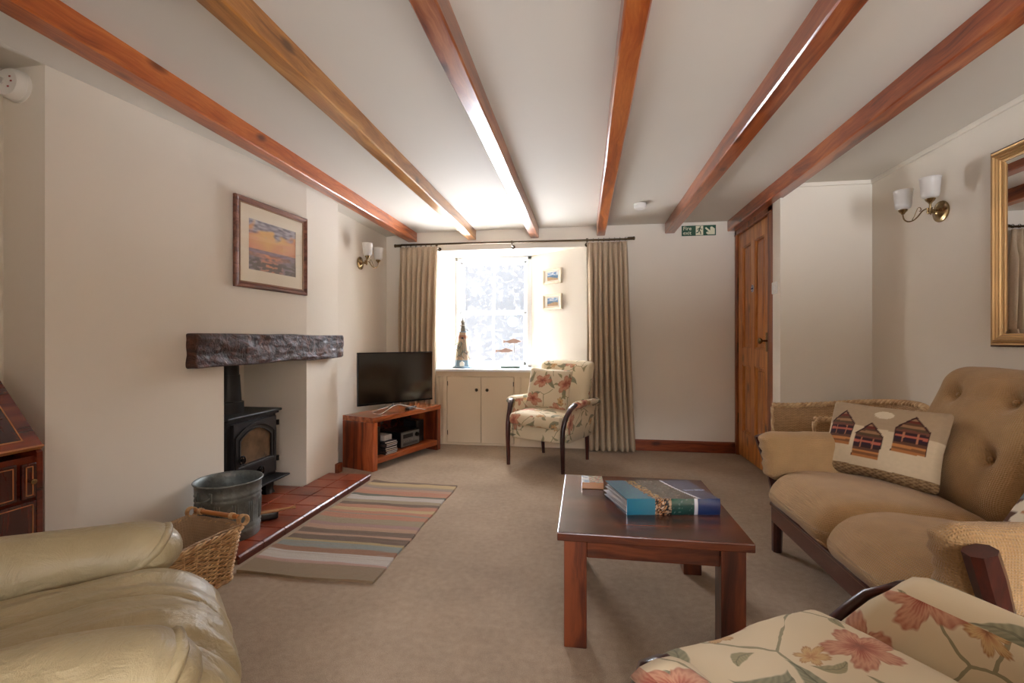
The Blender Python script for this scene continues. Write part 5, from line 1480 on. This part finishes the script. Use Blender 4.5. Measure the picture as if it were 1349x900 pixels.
# ------------------------------------------------------------------ ornaments on the sill
SZ = .7705
lh = thing('lighthouse_ornament', 'tall driftwood lighthouse ornament with netting at the left of the sill', 'ornament', (-1.262, 4.80, SZ), R(8))
BL = plain('faded_blue', S(112, 136, 150), .7, var=.25); DW = plain('driftwood', S(176, 146, 118), .8, var=.3); DG = plain('weathered_grey', S(110, 104, 92), .8, var=.2); WH = plain('chalk_white', S(214, 210, 200), .8, var=.1); RD = plain('faded_red_wood', S(150, 100, 74), .8, var=.2)
bm = B(); lathe(bm, [(0, 0), (.112, 0), (.112, .012), (.105, .016), (.095, .016), (.090, .024), (0, .024)], 8); obj('base', bm, BL, lh)
bm = B(); lathe(bm, [(.086, .024), (.076, .085), (0, .085), (0, .024)], 8); obj('blue_plinth', bm, BL, lh)
bm = B(); lathe(bm, [(.076, .085), (.042, .375), (0, .375), (0, .085)], 8); obj('tower', bm, DW, lh)
bm = B(); lathe(bm, [(.0500, .31), (.0462, .345), (0, .345), (0, .31)], 8); obj('red_band', bm, RD, lh)
bm = B(); lathe(bm, [(0, .375), (.058, .375), (.060, .384), (0, .385)], 8); ga = obj('gallery', bm, BL, lh)
bm = B()
for k in range(8): q = 2*PI*k/8+PI/8; tube(bm, [(.052*math.cos(q), .052*math.sin(q), .384), (.052*math.cos(q), .052*math.sin(q), .408)], .0022, 5)
tube(bm, [(.052*math.cos(2*PI*k/24), .052*math.sin(2*PI*k/24), .408) for k in range(24)], .0022, 5, True); obj('railing', bm, DG, ga)
bm = B(); lathe(bm, [(0, .385), (.026, .385), (.024, .44), (.042, .442), (.042, .448), (.020, .456), (.018, .478), (.028, .480), (.028, .485), (.010, .505), (.006, .520), (.008, .530), (0, .540)], 8); obj('lantern', bm, DG, lh)
bm = B(); bx(bm, -.022, .022, -.105, -.070, .024, .055, .002); prism(bm, [(-.026, .055), (.026, .055), (0, .078)], .068, .108, Matrix.Rotation(PI/2, 4, 'X')); obj('cottage', bm, WH, lh)
bm = B()
for k in range(16):
    a_ = random.uniform(-2.6, -.5); z_ = random.uniform(.10, .30); r_ = .080-.12*z_+.012; l_ = random.uniform(.03, .06); t_ = random.uniform(-1.2, 1.2)
    p = Vector((r_*math.cos(a_), r_*math.sin(a_), z_)); d_ = Vector((math.cos(a_+PI/2)*math.sin(t_), math.sin(a_+PI/2)*math.sin(t_), math.cos(t_)))*l_/2
    tube(bm, [p-d_, p+Vector((.003, -.004, 0)), p+d_], [.003, .005, .003], 6)
obj('driftwood_sticks', bm, DG, lh, True)
bm = B()
for k in range(9):
    a0_ = -2.7+k*.18
    tube(bm, [((.086-.115*z_)*math.cos(a0_+z_*2.2*(1 if k % 2 else -1)), (.086-.115*z_)*math.sin(a0_+z_*2.2*(1 if k % 2 else -1)), z_) for z_ in [.12+.02*i for i in range(9)]], .0015, 5)
tube(bm, [(-.10, -.06, .19), (-.085, -.075, .24), (-.05, -.08, .26), (-.02, -.085, .25)], .004, 6); tube(bm, [(-.115, -.05, .17), (-.09, -.07, .22)], .003, 6)
obj('netting', bm, plain('twine_green', S(142, 158, 140), .8), lh, True)
bm = B(); lathe(bm, [(0, .285), (.012, .285), (.012, .290), (0, .290)], 12, Matrix.Translation((0, -.335, .315)) @ Matrix.Rotation(-PI/2, 4, 'X')); obj('porthole', bm, M['black'], lh)

fo = thing('fish_ornament', 'pair of pinkish wooden fish on rods standing on the right of the sill', 'ornament', (-.755, 4.80, SZ))
bm = B(); bx(bm, -.100, .100, -.030, .030, 0, .024, .003); obj('base', bm, plain('sea_green_wood', S(104, 122, 116), .7, var=.15), fo)
def fish(cx, cz, L_):
    bm = B()
    up = [(-.50, .02), (-.46, .055), (-.44, .13), (-.50, .20), (-.40, .10), (-.33, .05), (-.18, .10), (-.05, .19), (.04, .26), (.10, .27), (.18, .20), (.30, .16), (.42, .09), (.50, .03)]
    lo = [(.44, -.02), (.32, -.06), (.24, -.08), (.27, -.14), (.18, -.12), (.10, -.09), (-.05, -.12), (-.18, -.13), (-.16, -.09), (-.30, -.03), (-.38, -.03), (-.46, -.14), (-.52, -.19), (-.47, -.06)]
    pts = [(cx+x*L_, cz+z*L_*.62) for x, z in up+lo]
    prism(bm, [(x, z) for x, z in pts], -.007, .007, Matrix.Rotation(PI/2, 4, 'X'), bev=.002)
    return bm
FM = plain('limed_wood', S(196, 166, 150), .75, var=.12)
for cx, cz, rx in ((-.062, .180, -.052), (.020, .277, .040)):
    obj('fish', fish(cx, cz, .195), FM, fo)
    bm = B(); tube(bm, [(rx, 0, .02), (rx, 0, cz-.01)], .003, 8); obj('rod', bm, M['steel'], fo, True)
# ------------------------------------------------------------------ light and camera
wd = bpy.data.worlds.new('overcast_sky'); bpy.context.scene.world = wd; wd.use_nodes = True
nt = wd.node_tree; nt.nodes.clear()
bg = nt.nodes.new('ShaderNodeBackground')
# bright overcast sky above, pale houses round the horizon, sunlit ground below; the sky is brighter on the street side (+y)
tc = nt.nodes.new('ShaderNodeTexCoord'); sx = nt.nodes.new('ShaderNodeSeparateXYZ'); nt.links.new(tc.outputs['Generated'], sx.inputs[0])
def mr(sock, a, b, c, d):
    m = nt.nodes.new('ShaderNodeMapRange'); nt.links.new(sock, m.inputs[0])
    for i, v in zip((1, 2, 3, 4), (a, b, c, d)): m.inputs[i].default_value = v
    return m.outputs[0]
def mm(op, a, b):
    m = nt.nodes.new('ShaderNodeMath'); m.operation = op
    for i, v in enumerate((a, b)):
        if isinstance(v, bpy.types.NodeSocket): nt.links.new(v, m.inputs[i])
        else: m.inputs[i].default_value = v
    return m.outputs[0]
SKY, HOR, GND, FRONT, BACK = 14.0, .20, 14.5, 1.0, .98
el = mm('ADD', mm('ADD', mr(sx.outputs[2], .17, .24, 0, SKY-HOR), mr(sx.outputs[2], -.06, -.16, 0, GND-HOR)), HOR)
nt.links.new(mm('MULTIPLY', el, mr(sx.outputs[1], -.2, .2, BACK, FRONT)), bg.inputs[1])
bg.inputs[0].default_value = (.91, .96, 1.06, 1)
ow = nt.nodes.new('ShaderNodeOutputWorld'); nt.links.new(bg.outputs[0], ow.inputs[0])
def portal(name, loc, rot, sx, sy):
    l = bpy.data.lights.new(name, 'AREA'); l.shape = 'RECTANGLE'; l.size = sx; l.size_y = sy; l.cycles.is_portal = True
    o = bpy.data.objects.new(name, l); C.objects.link(o); o.location = loc; o.rotation_euler = rot
portal('daylight_window', (-.99, 5.32, 1.36), (R(-90), 0, 0), .9, 1.25)
for a, b in REAR: portal('fill_rear', ((a+b)/2, -3.22, 1.225), (R(90), 0, 0), b-a, 1.8)  # portals of the added fill windows

cam = bpy.data.cameras.new('camera'); co = bpy.data.objects.new('camera', cam); C.objects.link(co)
cam.sensor_width = 36; cam.lens = 615/1349*36; cam.clip_start = .02
TH = math.atan(94.5/615)
co.location = (0, 0, 1.05); co.rotation_euler = (R(90), 0, TH)
sc = bpy.context.scene; sc.camera = co
sc.view_settings.view_transform = 'Standard'; sc.view_settings.look = 'None'; sc.view_settings.gamma = 1
sc.view_settings.use_curve_mapping = False
sc.view_settings.exposure = 1.82
